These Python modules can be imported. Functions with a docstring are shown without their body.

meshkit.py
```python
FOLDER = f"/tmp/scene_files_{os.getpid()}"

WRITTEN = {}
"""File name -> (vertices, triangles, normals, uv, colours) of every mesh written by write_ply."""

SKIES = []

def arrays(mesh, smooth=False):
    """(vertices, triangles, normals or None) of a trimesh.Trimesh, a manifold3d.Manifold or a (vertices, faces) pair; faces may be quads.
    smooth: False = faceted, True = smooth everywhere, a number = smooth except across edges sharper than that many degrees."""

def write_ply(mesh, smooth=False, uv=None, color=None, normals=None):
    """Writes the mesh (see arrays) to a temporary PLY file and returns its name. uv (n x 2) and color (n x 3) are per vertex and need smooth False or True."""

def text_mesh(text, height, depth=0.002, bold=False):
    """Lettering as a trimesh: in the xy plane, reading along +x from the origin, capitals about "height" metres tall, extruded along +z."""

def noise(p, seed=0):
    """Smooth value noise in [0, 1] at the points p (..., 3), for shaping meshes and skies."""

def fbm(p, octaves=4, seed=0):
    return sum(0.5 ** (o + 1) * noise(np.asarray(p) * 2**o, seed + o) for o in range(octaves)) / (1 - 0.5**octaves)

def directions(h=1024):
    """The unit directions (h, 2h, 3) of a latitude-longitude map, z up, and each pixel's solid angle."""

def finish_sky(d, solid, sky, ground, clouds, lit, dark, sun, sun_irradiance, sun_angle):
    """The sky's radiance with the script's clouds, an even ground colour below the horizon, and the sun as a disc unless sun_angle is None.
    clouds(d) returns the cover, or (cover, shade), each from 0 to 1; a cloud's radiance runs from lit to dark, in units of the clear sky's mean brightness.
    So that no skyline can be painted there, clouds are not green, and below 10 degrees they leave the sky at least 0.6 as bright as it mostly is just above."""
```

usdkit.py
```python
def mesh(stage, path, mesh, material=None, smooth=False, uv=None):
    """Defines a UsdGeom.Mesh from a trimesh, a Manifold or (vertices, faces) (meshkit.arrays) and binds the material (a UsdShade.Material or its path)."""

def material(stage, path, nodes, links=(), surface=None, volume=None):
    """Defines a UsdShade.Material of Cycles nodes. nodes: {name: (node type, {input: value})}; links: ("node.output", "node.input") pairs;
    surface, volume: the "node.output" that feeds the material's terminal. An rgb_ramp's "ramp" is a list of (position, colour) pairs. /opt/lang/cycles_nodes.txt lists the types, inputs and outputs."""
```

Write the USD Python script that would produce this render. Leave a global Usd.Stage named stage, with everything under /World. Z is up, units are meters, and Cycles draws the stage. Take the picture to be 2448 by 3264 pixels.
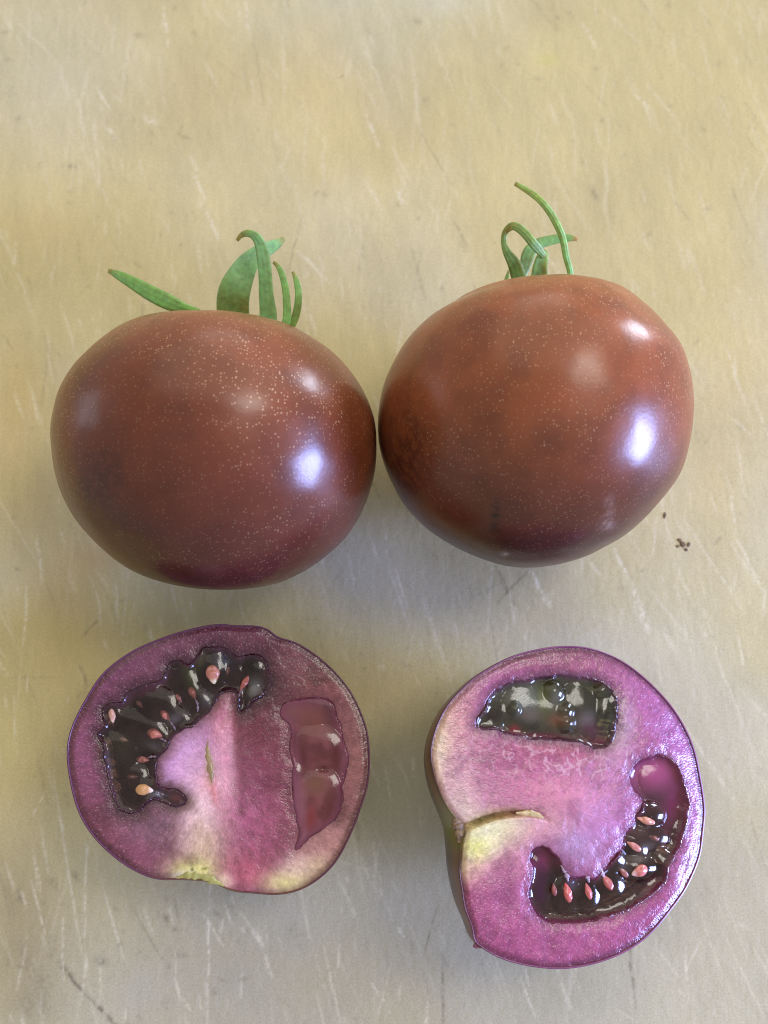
import math
import numpy as np
import trimesh
import shapely
from scipy.interpolate import CubicSpline
from scipy.spatial import cKDTree
from scipy.ndimage import gaussian_filter1d, gaussian_filter
from pxr import Usd, UsdGeom, UsdLux, UsdShade, Gf, Sdf, Vt
import usdkit
from meshkit import noise, fbm

stage = Usd.Stage.CreateInMemory()
UsdGeom.SetStageUpAxis(stage, 'Z')
UsdGeom.SetStageMetersPerUnit(stage, 1.0)
UsdGeom.Xform.Define(stage, '/World')
UsdGeom.Scope.Define(stage, '/World/Looks')
RNG = np.random.default_rng(11)

# ------------------------------------------------------------------ camera
TILT = math.radians(12.0)
DIST = 0.150
TH = 0.393                       # tangent of half the horizontal view
CAM = np.array([0, -DIST * math.sin(TILT), DIST * math.cos(TILT)])
FWD = np.array([0, math.sin(TILT), -math.cos(TILT)])
RGT = np.array([1.0, 0, 0])
UPV = np.array([0, math.cos(TILT), math.sin(TILT)])
cam = UsdGeom.Camera.Define(stage, '/World/camera')
cam.CreateHorizontalApertureAttr(3.26)
cam.CreateFocalLengthAttr(3.26 / 2 / TH)
cam.CreateClippingRangeAttr(Gf.Vec2f(0.005, 50))
cam.CreateFStopAttr(3.2)
cam.CreateFocusDistanceAttr(0.124)
cam.CreateExposureAttr(0.14)
M = np.eye(4)
M[0, :3], M[1, :3], M[2, :3], M[3, :3] = RGT, UPV, -FWD, CAM
cam.AddTransformOp().Set(Gf.Matrix4d(*M.ravel().tolist()))


def ray(p):
    """Photo position (2448 x 3264) to the direction it was seen in."""
    p = np.atleast_2d(np.asarray(p, float))
    a = (p[:, 0] - 1224) / 1224 * TH
    b = -(p[:, 1] - 1632) / 1224 * TH
    return FWD + a[:, None] * RGT + b[:, None] * UPV


def at_z(p, z):
    r = ray(p)
    s = (np.asarray(z) - CAM[2]) / r[:, 2]
    return CAM + s[:, None] * r


def on_plane(p, c, n):
    r = ray(p)
    s = ((c - CAM) @ n) / (r @ n)
    return CAM + s[:, None] * r


def to_photo(v):
    d = np.asarray(v) - CAM
    z = d @ FWD
    return np.stack([1224 + d @ RGT / z / TH * 1224, 1632 - d @ UPV / z / TH * 1224], -1)


# ------------------------------------------------------------------ light
def rect_light(name, pos, target, w, h, color, intensity):
    l = UsdLux.RectLight.Define(stage, '/World/' + name)
    l.CreateWidthAttr(w)
    l.CreateHeightAttr(h)
    l.CreateColorAttr(Gf.Vec3f(*color))
    l.CreateIntensityAttr(intensity)
    pos, target = np.array(pos, float), np.array(target, float)
    z = pos - target
    z /= np.linalg.norm(z)
    x = np.cross([0, 0, 1.0], z)
    x /= np.linalg.norm(x)
    y = np.cross(z, x)
    m = np.eye(4)
    m[0, :3], m[1, :3], m[2, :3], m[3, :3] = x, y, z, pos
    l.AddTransformOp().Set(Gf.Matrix4d(*m.ravel().tolist()))
    return l


usdkit.material(stage, '/World/Looks/room_light', {
    'b': ('background_shader', {'color': (0.97, 0.98, 1.0), 'strength': 0.50})}, surface='b.background')
dome = UsdLux.DomeLight.Define(stage, '/World/room_ambience')
UsdShade.MaterialBindingAPI.Apply(dome.GetPrim()).Bind(UsdShade.Material.Get(stage, '/World/Looks/room_light'))
rect_light('window_lamp', (1.45, -0.33, 0.29), (0.0, 0.01, 0.02), 0.50, 0.52, (0.36, 0.46, 1.0), 74.0)
rect_light('side_window_lamp', (1.20, 1.00, 0.12), (0.0, 0.02, 0.02), 0.28, 0.30, (0.75, 0.83, 1.0), 34.0)
rect_light('ceiling_lamp', (0.86, 0.42, 1.5), (0.0, 0.0, 0.0), 0.5, 0.5, (1.0, 0.95, 0.86), 10.0)
rect_light('far_window_lamp', (-1.5, 0.38, 0.16), (0.0, 0.0, 0.02), 0.4, 0.5, (0.8, 0.85, 1.0), 1.8)


rect_light('bright_room_lamp', (0.25, 1.35, 1.6), (0.0, 0.0, 0.0), 3.2, 2.2, (1.0, 0.93, 0.78), 0.85)
rect_light('back_window_lamp', (0.1, 1.7, 0.36), (0.0, 0.0, 0.02), 0.8, 0.36, (1.0, 0.96, 0.9), 2.2)


# ------------------------------------------------------------------ helpers
def lin(c, k=0.85):
    c = np.asarray(c, float) / 255.0
    return np.where(c <= 0.04045, c / 12.92, ((c + 0.055) / 1.055) ** 2.4) * k


used = {}


def numbered(parent, name):
    key = parent + '/' + name
    n = used.get(key, 0)
    used[key] = n + 1
    return key if n == 0 else f'{key}_{n:03d}'


def tag(prim, label=None, category=None, group=None, kind=None):
    for k, v in (('label', label), ('category', category), ('group', group), ('kind', kind)):
        if v:
            prim.SetCustomDataByKey(k, v)


def thing(name, loc, label, category, group=None):
    x = UsdGeom.Xform.Define(stage, numbered('/World', name))
    x.AddTranslateOp().Set(Gf.Vec3d(*map(float, loc)))
    tag(x.GetPrim(), label, category, group)
    return x.GetPrim(), np.asarray(loc, float)


def part(owner, name, v, f, mat, col=None, label=None, smooth=True):
    """A mesh given in world coordinates, placed under its owner (prim, location)."""
    prim, loc = owner if owner else (None, np.zeros(3))
    path = numbered(str(prim.GetPath()) if prim else '/World', name)
    m = usdkit.mesh(stage, path, (np.asarray(v) - loc, f), '/World/Looks/' + mat, smooth=smooth)
    if col is not None:
        UsdGeom.PrimvarsAPI(m).CreatePrimvar('tone', Sdf.ValueTypeNames.Color3fArray, 'vertex').Set(
            Vt.Vec3fArray.FromNumpy(np.ascontiguousarray(np.clip(col, 0, 1), np.float32)))
    if label:
        tag(m.GetPrim(), label)
    return m.GetPrim()


def grid_faces(nu, nv, wrap_v=False):
    i, j = np.meshgrid(np.arange(nu - 1), np.arange(nv if wrap_v else nv - 1), indexing='ij')
    j2 = (j + 1) % nv
    a, b, c, d = i * nv + j, (i + 1) * nv + j, (i + 1) * nv + j2, i * nv + j2
    q = np.stack([a, b, c, d], -1).reshape(-1, 4)
    return np.vstack([q[:, [0, 1, 2]], q[:, [0, 2, 3]]])


def smooth_step(x, a, b):
    t = np.clip((np.asarray(x, float) - a) / (b - a), 0, 1)
    return t * t * (3 - 2 * t)


def crop(points, origin, scale):
    return np.asarray(points, float) / scale + np.asarray(origin, float)


def dense(points, n=800, closed=True):
    p = np.asarray(points, float)
    if closed:
        p = np.vstack([p, p[:1]])
    d = np.r_[0, np.cumsum(np.linalg.norm(np.diff(p, axis=0), axis=1))]
    cs = CubicSpline(d, p, bc_type='periodic' if closed else 'natural')
    return cs(np.linspace(0, d[-1], n, endpoint=not closed))


def signed(points, poly):
    """Distance to the closed outline, positive inside."""
    d = cKDTree(poly).query(points)[0]
    return np.where(shapely.contains_xy(shapely.Polygon(poly).buffer(0), points[:, 0], points[:, 1]), d, -d)


def blob(p, x, y, rx, ry, rot=0.0):
    c, s = math.cos(math.radians(rot)), math.sin(math.radians(rot))
    dx, dy = p[:, 0] - x, p[:, 1] - y
    return np.exp(-(((dx * c + dy * s) / rx) ** 2 + ((-dx * s + dy * c) / ry) ** 2))


def lerp(col, c, w):
    return col + (np.asarray(c, float) - col) * np.clip(w, 0, 1)[:, None]


def orient(v, f, inside):
    """Faces turned so that they look away from the point inside."""
    n = np.cross(v[f[:, 1]] - v[f[:, 0]], v[f[:, 2]] - v[f[:, 0]])
    return f[:, ::-1] if ((v[f].mean(1) - inside) * n).sum() < 0 else f


# ------------------------------------------------------------------ materials
def mat(name, nodes, links, surface='p.BSDF', volume=None):
    usdkit.material(stage, '/World/Looks/' + name, nodes, links, surface=surface, volume=volume)


P = 'geometry'
mat('board_plastic', {
    'a': ('attribute', {'attribute': 'tone'}), 'g': (P, {}),
    'n1': ('noise_texture', {'scale': 3600.0, 'detail': 3.0, 'roughness': 0.75}),
    'n2': ('noise_texture', {'scale': 420.0, 'detail': 4.0, 'roughness': 0.6}),
    'r1': ('map_range', {'from_min': 0.3, 'from_max': 0.7, 'to_min': 0.84, 'to_max': 1.14}),
    'mp': ('mapping', {'mapping_type': 'point', 'rotation': (0, 0, -0.25), 'scale': (1100.0, 240.0, 1.0)}),
    'n3': ('noise_texture', {'scale': 1.0, 'detail': 3.0, 'roughness': 0.6}),
    'r3': ('map_range', {'from_min': 0.3, 'from_max': 0.7, 'to_min': 0.96, 'to_max': 1.04}),
    'm1': ('mix_color', {'blend_type': 'multiply', 'fac': 1.0}),
    'm2': ('mix_color', {'blend_type': 'multiply', 'fac': 1.0}),
    'add': ('math', {'math_type': 'add'}),
    'bp': ('bump', {'strength': 0.2, 'distance': 0.00012}),
    'rr': ('map_range', {'from_min': 0.3, 'from_max': 0.7, 'to_min': 0.36, 'to_max': 0.56}),
    'p': ('principled_bsdf', {'specular_ior_level': 0.4})},
    [('g.position', 'n1.vector'), ('g.position', 'n2.vector'), ('g.position', 'mp.vector'), ('mp.vector', 'n3.vector'),
     ('n1.fac', 'r1.value'), ('n3.fac', 'r3.value'), ('a.color', 'm1.a'), ('r1.result', 'm1.b'),
     ('m1.result', 'm2.a'), ('r3.result', 'm2.b'), ('m2.result', 'p.base_color'),
     ('n1.fac', 'add.value1'), ('n3.fac', 'add.value2'), ('add.value', 'bp.height'), ('bp.normal', 'p.normal'),
     ('n2.fac', 'rr.value'), ('rr.result', 'p.roughness')])

mat('tomato_skin', {
    'a': ('attribute', {'attribute': 'tone'}), 'tc': ('texture_coordinate', {}),
    'v': ('voronoi_texture', {'scale': 3000.0, 'feature': 'f1'}),
    'sv': ('separate_color', {}),
    'rad': ('map_range', {'from_min': 0.35, 'from_max': 1.0, 'to_min': 0.10, 'to_max': 0.42, 'clamp': True}),
    'sub': ('math', {'math_type': 'subtract'}),
    'dot': ('map_range', {'from_min': -0.02, 'from_max': 0.12, 'to_min': 0.0, 'to_max': 0.60, 'clamp': True}),
    'n': ('noise_texture', {'scale': 130.0, 'detail': 4.0, 'roughness': 0.6}),
    'nr': ('map_range', {'from_min': 0.3, 'from_max': 0.7, 'to_min': 0.84, 'to_max': 1.16}),
    'm0': ('mix_color', {'blend_type': 'multiply', 'fac': 1.0}),
    'dm': ('attribute', {'attribute': 'dots'}),
    'dd': ('math', {'math_type': 'multiply'}),
    'm1': ('mix_color', {'b': tuple(lin((212, 170, 128)))}),
    'nb': ('noise_texture', {'scale': 2200.0, 'detail': 2.0}),
    'bp': ('bump', {'strength': 0.10, 'distance': 0.00010}),
    'p': ('principled_bsdf', {'roughness': 0.27, 'specular_ior_level': 0.38, 'subsurface_weight': 0.12,
                              'subsurface_radius': (1.0, 0.3, 0.2), 'subsurface_scale': 0.0012})},
    [('tc.object', 'v.vector'), ('tc.object', 'n.vector'), ('tc.object', 'nb.vector'), ('v.color', 'sv.color'), ('sv.r', 'rad.value'),
     ('rad.result', 'sub.value1'), ('v.distance', 'sub.value2'), ('sub.value', 'dot.value'),
     ('dot.result', 'dd.value1'), ('dm.fac', 'dd.value2'), ('dd.value', 'm1.fac'),
     ('n.fac', 'nr.value'), ('a.color', 'm0.a'), ('nr.result', 'm0.b'), ('m0.result', 'm1.a'), ('m1.result', 'p.base_color'),
     ('nb.fac', 'bp.height'), ('bp.normal', 'p.normal')])

mat('cut_skin', {
    'a': ('attribute', {'attribute': 'tone'}),
    'p': ('principled_bsdf', {'roughness': 0.30})}, [('a.color', 'p.base_color')])

mat('tomato_flesh', {
    'a': ('attribute', {'attribute': 'tone'}), 'g': (P, {}), 'gr': ('attribute', {'attribute': 'grain'}),
    'n1': ('noise_texture', {'scale': 900.0, 'detail': 4.0, 'roughness': 0.65, 'distortion': 0.6}),
    'n2': ('noise_texture', {'scale': 3300.0, 'detail': 2.0, 'roughness': 0.6}),
    'nf': ('noise_texture', {'scale': 1.0, 'detail': 3.0, 'roughness': 0.6, 'distortion': 0.4}),
    'r1': ('map_range', {'from_min': 0.3, 'from_max': 0.7, 'to_min': 0.80, 'to_max': 1.15}),
    'rf': ('map_range', {'from_min': 0.3, 'from_max': 0.7, 'to_min': 0.80, 'to_max': 1.16}),
    'm1': ('mix_color', {'blend_type': 'multiply', 'fac': 1.0}),
    'm2': ('mix_color', {'blend_type': 'multiply', 'fac': 1.0}),
    'fl': ('map_range', {'from_min': 0.60, 'from_max': 0.72, 'to_min': 0.0, 'to_max': 0.30, 'clamp': True}),
    'nq': ('noise_texture', {'scale': 2.3, 'detail': 1.0}),
    'm3': ('mix_color', {'b': tuple(lin((214, 156, 166)))}),
    'add': ('math', {'math_type': 'add'}), 'add2': ('math', {'math_type': 'add'}),
    'bp': ('bump', {'strength': 0.22, 'distance': 0.00018}),
    'p': ('principled_bsdf', {'roughness': 0.22, 'specular_ior_level': 0.5, 'subsurface_weight': 0.2,
                              'subsurface_radius': (1.0, 0.45, 0.6), 'subsurface_scale': 0.0008})},
    [('g.position', 'n1.vector'), ('g.position', 'n2.vector'), ('gr.vector', 'nf.vector'), ('gr.vector', 'nq.vector'),
     ('n1.fac', 'r1.value'), ('nf.fac', 'rf.value'), ('a.color', 'm1.a'), ('r1.result', 'm1.b'),
     ('m1.result', 'm2.a'), ('rf.result', 'm2.b'), ('nq.fac', 'fl.value'), ('fl.result', 'm3.fac'), ('m2.result', 'm3.a'),
     ('m3.result', 'p.base_color'), ('n2.fac', 'add.value1'), ('nf.fac', 'add.value2'), ('add.value', 'add2.value1'), ('nq.fac', 'add2.value2'),
     ('add2.value', 'bp.height'), ('bp.normal', 'p.normal')])


def gel_material(name, absorb, density):
    """Clear wet jelly: it swallows light on its way through; "tone" and "cloud" say where it is cloudy or painted with reflections, and of what colour."""
    mat(name, {
        'g': (P, {}), 'n': ('noise_texture', {'scale': 700.0, 'detail': 2.0}),
        'bp': ('bump', {'strength': 0.07, 'distance': 0.0003}),
        'a': ('attribute', {'attribute': 'tone'}), 'cl': ('attribute', {'attribute': 'cloud'}),
        't': ('transparent_bsdf', {'color': (1, 1, 1)}), 'd': ('diffuse_bsdf', {}),
        'mx': ('mix_closure', {}), 'f': ('fresnel', {'IOR': 1.42}),
        'gl': ('glossy_bsdf', {'color': (1, 1, 1), 'roughness': 0.11}), 'mx2': ('mix_closure', {}),
        'ab': ('absorption_volume', {'color': absorb, 'density': density})},
        [('g.position', 'n.vector'), ('n.fac', 'bp.height'), ('bp.normal', 'gl.normal'),
         ('a.color', 'd.color'), ('cl.fac', 'mx.fac'), ('t.BSDF', 'mx.closure1'), ('d.BSDF', 'mx.closure2'),
         ('f.fac', 'mx2.fac'), ('mx.closure', 'mx2.closure1'), ('gl.BSDF', 'mx2.closure2')],
        surface='mx2.closure', volume='ab.volume')


gel_material('dark_gel', (0.50, 0.30, 0.24), 380.0)
gel_material('olive_gel', (0.50, 0.47, 0.25), 320.0)
gel_material('red_gel', (0.78, 0.36, 0.34), 260.0)
mat('tomato_seed', {
    'a': ('attribute', {'attribute': 'tone'}),
    'p': ('principled_bsdf', {'roughness': 0.25, 'subsurface_weight': 0.2, 'subsurface_scale': 0.0006,
                              'subsurface_radius': (1.0, 0.5, 0.4)})}, [('a.color', 'p.base_color')])
mat('sepal_green', {
    'a': ('attribute', {'attribute': 'tone'}), 'tc': ('texture_coordinate', {}),
    'n': ('noise_texture', {'scale': 1300.0, 'detail': 3.0}),
    'r': ('map_range', {'from_min': 0.3, 'from_max': 0.7, 'to_min': 0.8, 'to_max': 1.2}),
    'm': ('mix_color', {'blend_type': 'multiply', 'fac': 1.0}),
    'bp': ('bump', {'strength': 0.4, 'distance': 0.0002}),
    'p': ('principled_bsdf', {'roughness': 0.55, 'subsurface_weight': 0.15, 'subsurface_scale': 0.0006})},
    [('tc.object', 'n.vector'), ('n.fac', 'r.value'), ('a.color', 'm.a'), ('r.result', 'm.b'), ('m.result', 'p.base_color'),
     ('n.fac', 'bp.height'), ('bp.normal', 'p.normal')])
mat('dark_crumb', {
    'g': (P, {}), 'n': ('noise_texture', {'scale': 2500.0}),
    'r': ('rgb_ramp', {'ramp': [(0.3, tuple(lin((84, 62, 42)))), (0.7, tuple(lin((140, 112, 80))))]}),
    'p': ('principled_bsdf', {'roughness': 0.7})}, [('g.position', 'n.vector'), ('n.fac', 'r.fac'), ('r.color', 'p.base_color')])


# ------------------------------------------------------------------ cutting board
def cutting_board():
    step = 0.00021
    x = np.r_[np.linspace(-0.20, -0.07, 20)[:-1], np.arange(-0.07, 0.0701, step), np.linspace(0.07, 0.20, 20)[1:]]
    y = np.r_[np.linspace(-0.26, -0.085, 20)[:-1], np.arange(-0.085, 0.1151, step), np.linspace(0.115, 0.30, 20)[1:]]
    nx, ny = len(x), len(y)
    X, Y = np.meshgrid(x, y, indexing='ij')
    p = np.stack([X.ravel(), Y.ravel(), np.zeros(X.size)], -1)
    base = lin((208, 195, 152), 0.80)
    col = np.tile(base, (len(p), 1))
    big = fbm(p * 22 + 5, 4, 3)
    mid = fbm(p * 75 + 9, 4, 8)
    streak = fbm(p @ np.array([[1, .25, 0], [-.25, 1, 0], [0, 0, 1]]).T * np.array([420, 60, 1]) + 3, 3, 5)
    col = lerp(col, lin((206, 187, 122), 0.80), smooth_step(big, 0.42, 0.68) * 0.6)
    col = lerp(col, lin((208, 202, 178), 0.80), smooth_step(1 - big, 0.48, 0.70) * 0.7)
    col *= (0.86 + 0.28 * mid)[:, None]
    col *= (0.93 + 0.14 * streak)[:, None]
    # stains, worn patches, painted window shade and broad tone changes, each at its place
    patches = [  # photo x, y, radius x, radius y, turn, colour, strength
        (1000, 270, 110, 150, 20, (212, 172, 108), .20), (1150, 420, 220, 160, 0, (214, 184, 110), .35), (660, 290, 200, 90, 0, (206, 178, 128), .3),
        (200, 1900, 130, 320, 0, (196, 160, 84), .45), (60, 1350, 130, 330, 0, (202, 168, 96), .5), (100, 740, 330, 130, 0, (208, 176, 112), .35),  # the warm brown left of the left tomato paints in its window shadow
        (300, 1780, 90, 60, 0, (176, 120, 62), .30), (150, 200, 330, 300, 0, (202, 196, 180), .45), (2250, 300, 330, 420, 0, (210, 190, 128), .40),
        (2350, 1300, 200, 420, 0, (210, 186, 118), .40), (1220, 2200, 170, 120, 30, (184, 158, 96), .35), (1150, 1820, 230, 260, 0, (190, 188, 180), .55),
        (1480, 1950, 300, 170, 25, (196, 190, 178), .45), (900, 3100, 900, 430, 0, (164, 160, 154), .75), (60, 3000, 150, 380, 0, (140, 124, 92), .65),  # broad greyer, darker tone along the bottom, darkest brown at lower left
        (1300, 2650, 160, 420, 0, (188, 180, 160), .35), (2250, 2850, 330, 520, 0, (198, 184, 150), .25), (1750, 190, 40, 24, 0, (206, 196, 110), .5)]
    px = to_photo(p)
    near = (px[:, 0] > -300) & (px[:, 0] < 2750) & (px[:, 1] > -300) & (px[:, 1] < 3560)
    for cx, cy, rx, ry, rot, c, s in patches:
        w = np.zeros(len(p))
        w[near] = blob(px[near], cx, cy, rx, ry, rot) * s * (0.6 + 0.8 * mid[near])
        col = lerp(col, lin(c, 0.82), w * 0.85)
    col, dep = col.reshape(nx, ny, 3), np.zeros((nx, ny))

    def mark(p0, p1, width, c, strength, depth=0.0, rough=0.5, seed=0):
        """A knife scratch or a smear between two points of the board (metres)."""
        p0, p1 = np.asarray(p0)[:2], np.asarray(p1)[:2]
        pad = width * 3
        i0, i1 = np.searchsorted(x, [min(p0[0], p1[0]) - pad, max(p0[0], p1[0]) + pad])
        j0, j1 = np.searchsorted(y, [min(p0[1], p1[1]) - pad, max(p0[1], p1[1]) + pad])
        if i1 <= i0 or j1 <= j0:
            return
        gx, gy = X[i0:i1, j0:j1], Y[i0:i1, j0:j1]
        d = p1 - p0
        L2 = d @ d + 1e-12
        t = ((gx - p0[0]) * d[0] + (gy - p0[1]) * d[1]) / L2
        tc = np.clip(t, 0, 1)
        wob = (noise(np.stack([tc * math.sqrt(L2) * 500, tc * 0 + seed, tc * 0], -1), 4) - 0.5) * width * 1.2
        e = np.abs((gx - p0[0]) * -d[1] + (gy - p0[1]) * d[0]) / math.sqrt(L2)
        sgn = ((gx - p0[0]) * -d[1] + (gy - p0[1]) * d[0]) / math.sqrt(L2)
        dist = np.hypot(sgn - wob, (t - tc) * math.sqrt(L2))
        br = smooth_step(noise(np.stack([gx * 2600, gy * 2600, gx * 0 + seed], -1), 9), 0.5 - rough, 0.5 + rough * 0.2 + 0.05)
        w = np.exp(-(dist / width) ** 2) * strength * br * (0.35 + 0.65 * np.sin(np.pi * np.clip(0.06 + 0.88 * tc, 0, 1)))
        col[i0:i1, j0:j1] += (np.asarray(c) - col[i0:i1, j0:j1]) * w[..., None]
        dep[i0:i1, j0:j1] -= w * depth

    pale, dark, brown = lin((236, 226, 200), 0.86), lin((112, 100, 84), 0.8), lin((84, 62, 40), 0.8)

    def photo_mark(a, b, wpx, c, s, depth=0.0, rough=0.4, seed=0):
        q = at_z([a, b], 0.0)
        mark(q[0], q[1], wpx * 0.0000482, c, s, depth, rough, seed)

    # the scratches that stand out in the photograph
    for k, (a, b, w, s) in enumerate([((1962, 1750), (2015, 1860), 6, .75), ((2015, 1860), (2045, 1950), 7, .85), ((2040, 1930), (2066, 2012), 9, .95),
                                      ((1697, 1815), (1738, 1915), 7, .75), ((1735, 1905), (1756, 1928), 12, .55), ((2330, 1730), (2440, 1890), 5, .45), ((2150, 1790), (2215, 1930), 5, .45),
                                      ((2230, 1985), (2262, 2050), 6, .45), ((1880, 1790), (1930, 1845), 5, .5), ((1340, 1895), (1440, 2160), 6, .4), ((1250, 1830), (1300, 1990), 5, .4),
                                      ((640, 640), (700, 765), 8, .5), ((610, 500), (650, 640), 7, .4), ((335, 395), (375, 450), 6, .5), ((470, 370), (495, 395), 14, .5),
                                      ((250, 320), (270, 440), 6, .4), ((2010, 270), (2080, 370), 8, .35), ((1850, 70), (1900, 150), 7, .35), ((950, 800), (1050, 900), 6, .45),
                                      ((1160, 350), (1210, 470), 6, .5), ((520, 20), (540, 150), 6, .5), ((310, 280), (350, 350), 5, .45), ((1270, 600), (1290, 650), 12, .5),
                                      ((830, 2990), (870, 3130), 5, .45), ((820, 2960), (835, 3005), 8, .55), ((540, 2880), (548, 2940), 5, .5), ((760, 2900), (830, 3000), 4, .35),
                                      ((1130, 2700), (1210, 2860), 4, .4), ((1080, 2745), (1180, 2775), 4, .35), ((505, 1960), (520, 2010), 4, .45), ((1000, 1790), (1060, 1960), 5, .35),
                                      ((1110, 1760), (1135, 1900), 6, .4), ((1180, 1700), (1210, 1790), 6, .4), ((2010, 1700), (2060, 1800), 4, .3), ((780, 0), (800, 120), 6, .4)]):
        photo_mark(a, b, w, pale, s, 0.00003, 0.35, k)
    for k, (a, b, w, s) in enumerate([((180, 3068), (290, 3185), 5, .85), ((290, 3185), (372, 3270), 6, .9), ((196, 3085), (225, 3110), 8, .5), ((330, 1955), (262, 2030), 4, .55),
                                      ((1680, 1825), (1580, 1925), 4, .55), ((205, 530), (245, 533), 9, .55), ((430, 108), (455, 112), 14, .4), ((570, 425), (605, 440), 8, .35), ((1885, 600), (1905, 640), 12, .4),
                                      ((1340, 420), (1440, 590), 3, .35), ((55, 380), (62, 382), 11, .35), ((30, 2160), (180, 2160), 4, .2), ((165, 2800), (185, 2830), 10, .45), ((60, 2840), (70, 2880), 7, .5),
                                      ((230, 2780), (245, 2808), 8, .55), ((310, 3055), (340, 3068), 11, .55), ((520, 2920), (535, 2945), 7, .5), ((550, 2960), (565, 2965), 8, .5),
                                      ((445, 3030), (465, 3045), 9, .35), ((680, 2905), (700, 2930), 7, .4), ((525, 3195), (535, 3210), 7, .45), ((540, 3035), (600, 3045), 9, .3), ((750, 3125), (800, 3110), 6, .3),
                                      ((1325, 60), (1340, 68), 11, .45), ((1612, 155), (1618, 160), 9, .4), ((1770, 55), (1780, 60), 8, .4), ((1895, 218), (1905, 222), 10, .3), ((2130, 330), (2140, 340), 8, .4), ((1350, 310), (1360, 325), 18, .25),
                                      ((2275, 1738), (2310, 1700), 6, .3), ((1280, 2110), (1310, 2140), 6, .25), ((70, 3000), (90, 3080), 14, .3), ((100, 3080), (150, 3200), 30, .28), ((60, 3180), (140, 3230), 30, .28)]):
        photo_mark(a, b, w, dark, s, 0.00002, 0.45, 50 + k)
    rng = np.random.default_rng(5)
    for k in range(2600):   # the many fine knife marks, nearly all cut the same way
        c0 = np.array([rng.uniform(-0.068, 0.068), rng.uniform(-0.083, 0.113)])
        ang = math.radians(rng.normal(104, 14))
        L = rng.exponential(0.0045) + 0.0008
        d = np.array([math.cos(ang), math.sin(ang)]) * L / 2
        far = smooth_step(c0[1], 0.0, 0.07)
        mark(c0 - d, c0 + d, rng.uniform(0.00011, 0.00024) * (1 + 0.5 * far), pale if rng.random() < 0.86 else dark, (rng.uniform(0.06, 1.0) ** 2.4 * 0.6 + 0.05) * (1 - 0.6 * far), 0.00002, 0.5, 200 + k)
    for k in range(520):    # small dull specks
        c0 = np.array([rng.uniform(-0.068, 0.068), rng.uniform(-0.083, 0.113)])
        if rng.random() < 0.25:
            c0 = np.array([rng.uniform(-0.055, -0.01), rng.uniform(-0.083, -0.055)])
        ang = rng.uniform(0, 6.3)
        d = np.array([math.cos(ang), math.sin(ang)]) * rng.uniform(0.0001, 0.0007)
        mark(c0 - d, c0 + d, rng.uniform(0.00015, 0.0004), dark, rng.uniform(0.08, 0.34), 0, 0.5, 2000 + k)
    top = np.stack([X, Y, dep + (fbm(p * 1500, 2, 2).reshape(nx, ny) - 0.5) * 0.00003 * (np.abs(X) < 0.07) * (np.abs(Y - 0.015) < 0.1)], -1).reshape(-1, 3)
    f = grid_faces(nx, ny)
    # rounded edge and underside
    loop = np.r_[np.arange(nx - 1) * ny, (nx - 1) * ny + np.arange(ny - 1), (np.arange(nx - 1, 0, -1)) * ny + ny - 1, np.arange(ny - 1, 0, -1)]
    ring, rings, cols = top[loop], [], []
    out = np.sign(ring[:, :2]) * (np.abs(ring[:, :2] - [0, 0.02]) >= np.array([0.1999, 0.2799]))
    for a in np.linspace(0.25, 1.0, 4) * math.pi:
        q = ring.copy()
        q[:, :2] += out * 0.006 * math.sin(a)
        q[:, 2] = -0.006 + 0.006 * math.cos(a)
        rings.append(q)
    n0, faces, prev = len(top), [f], loop
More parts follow.
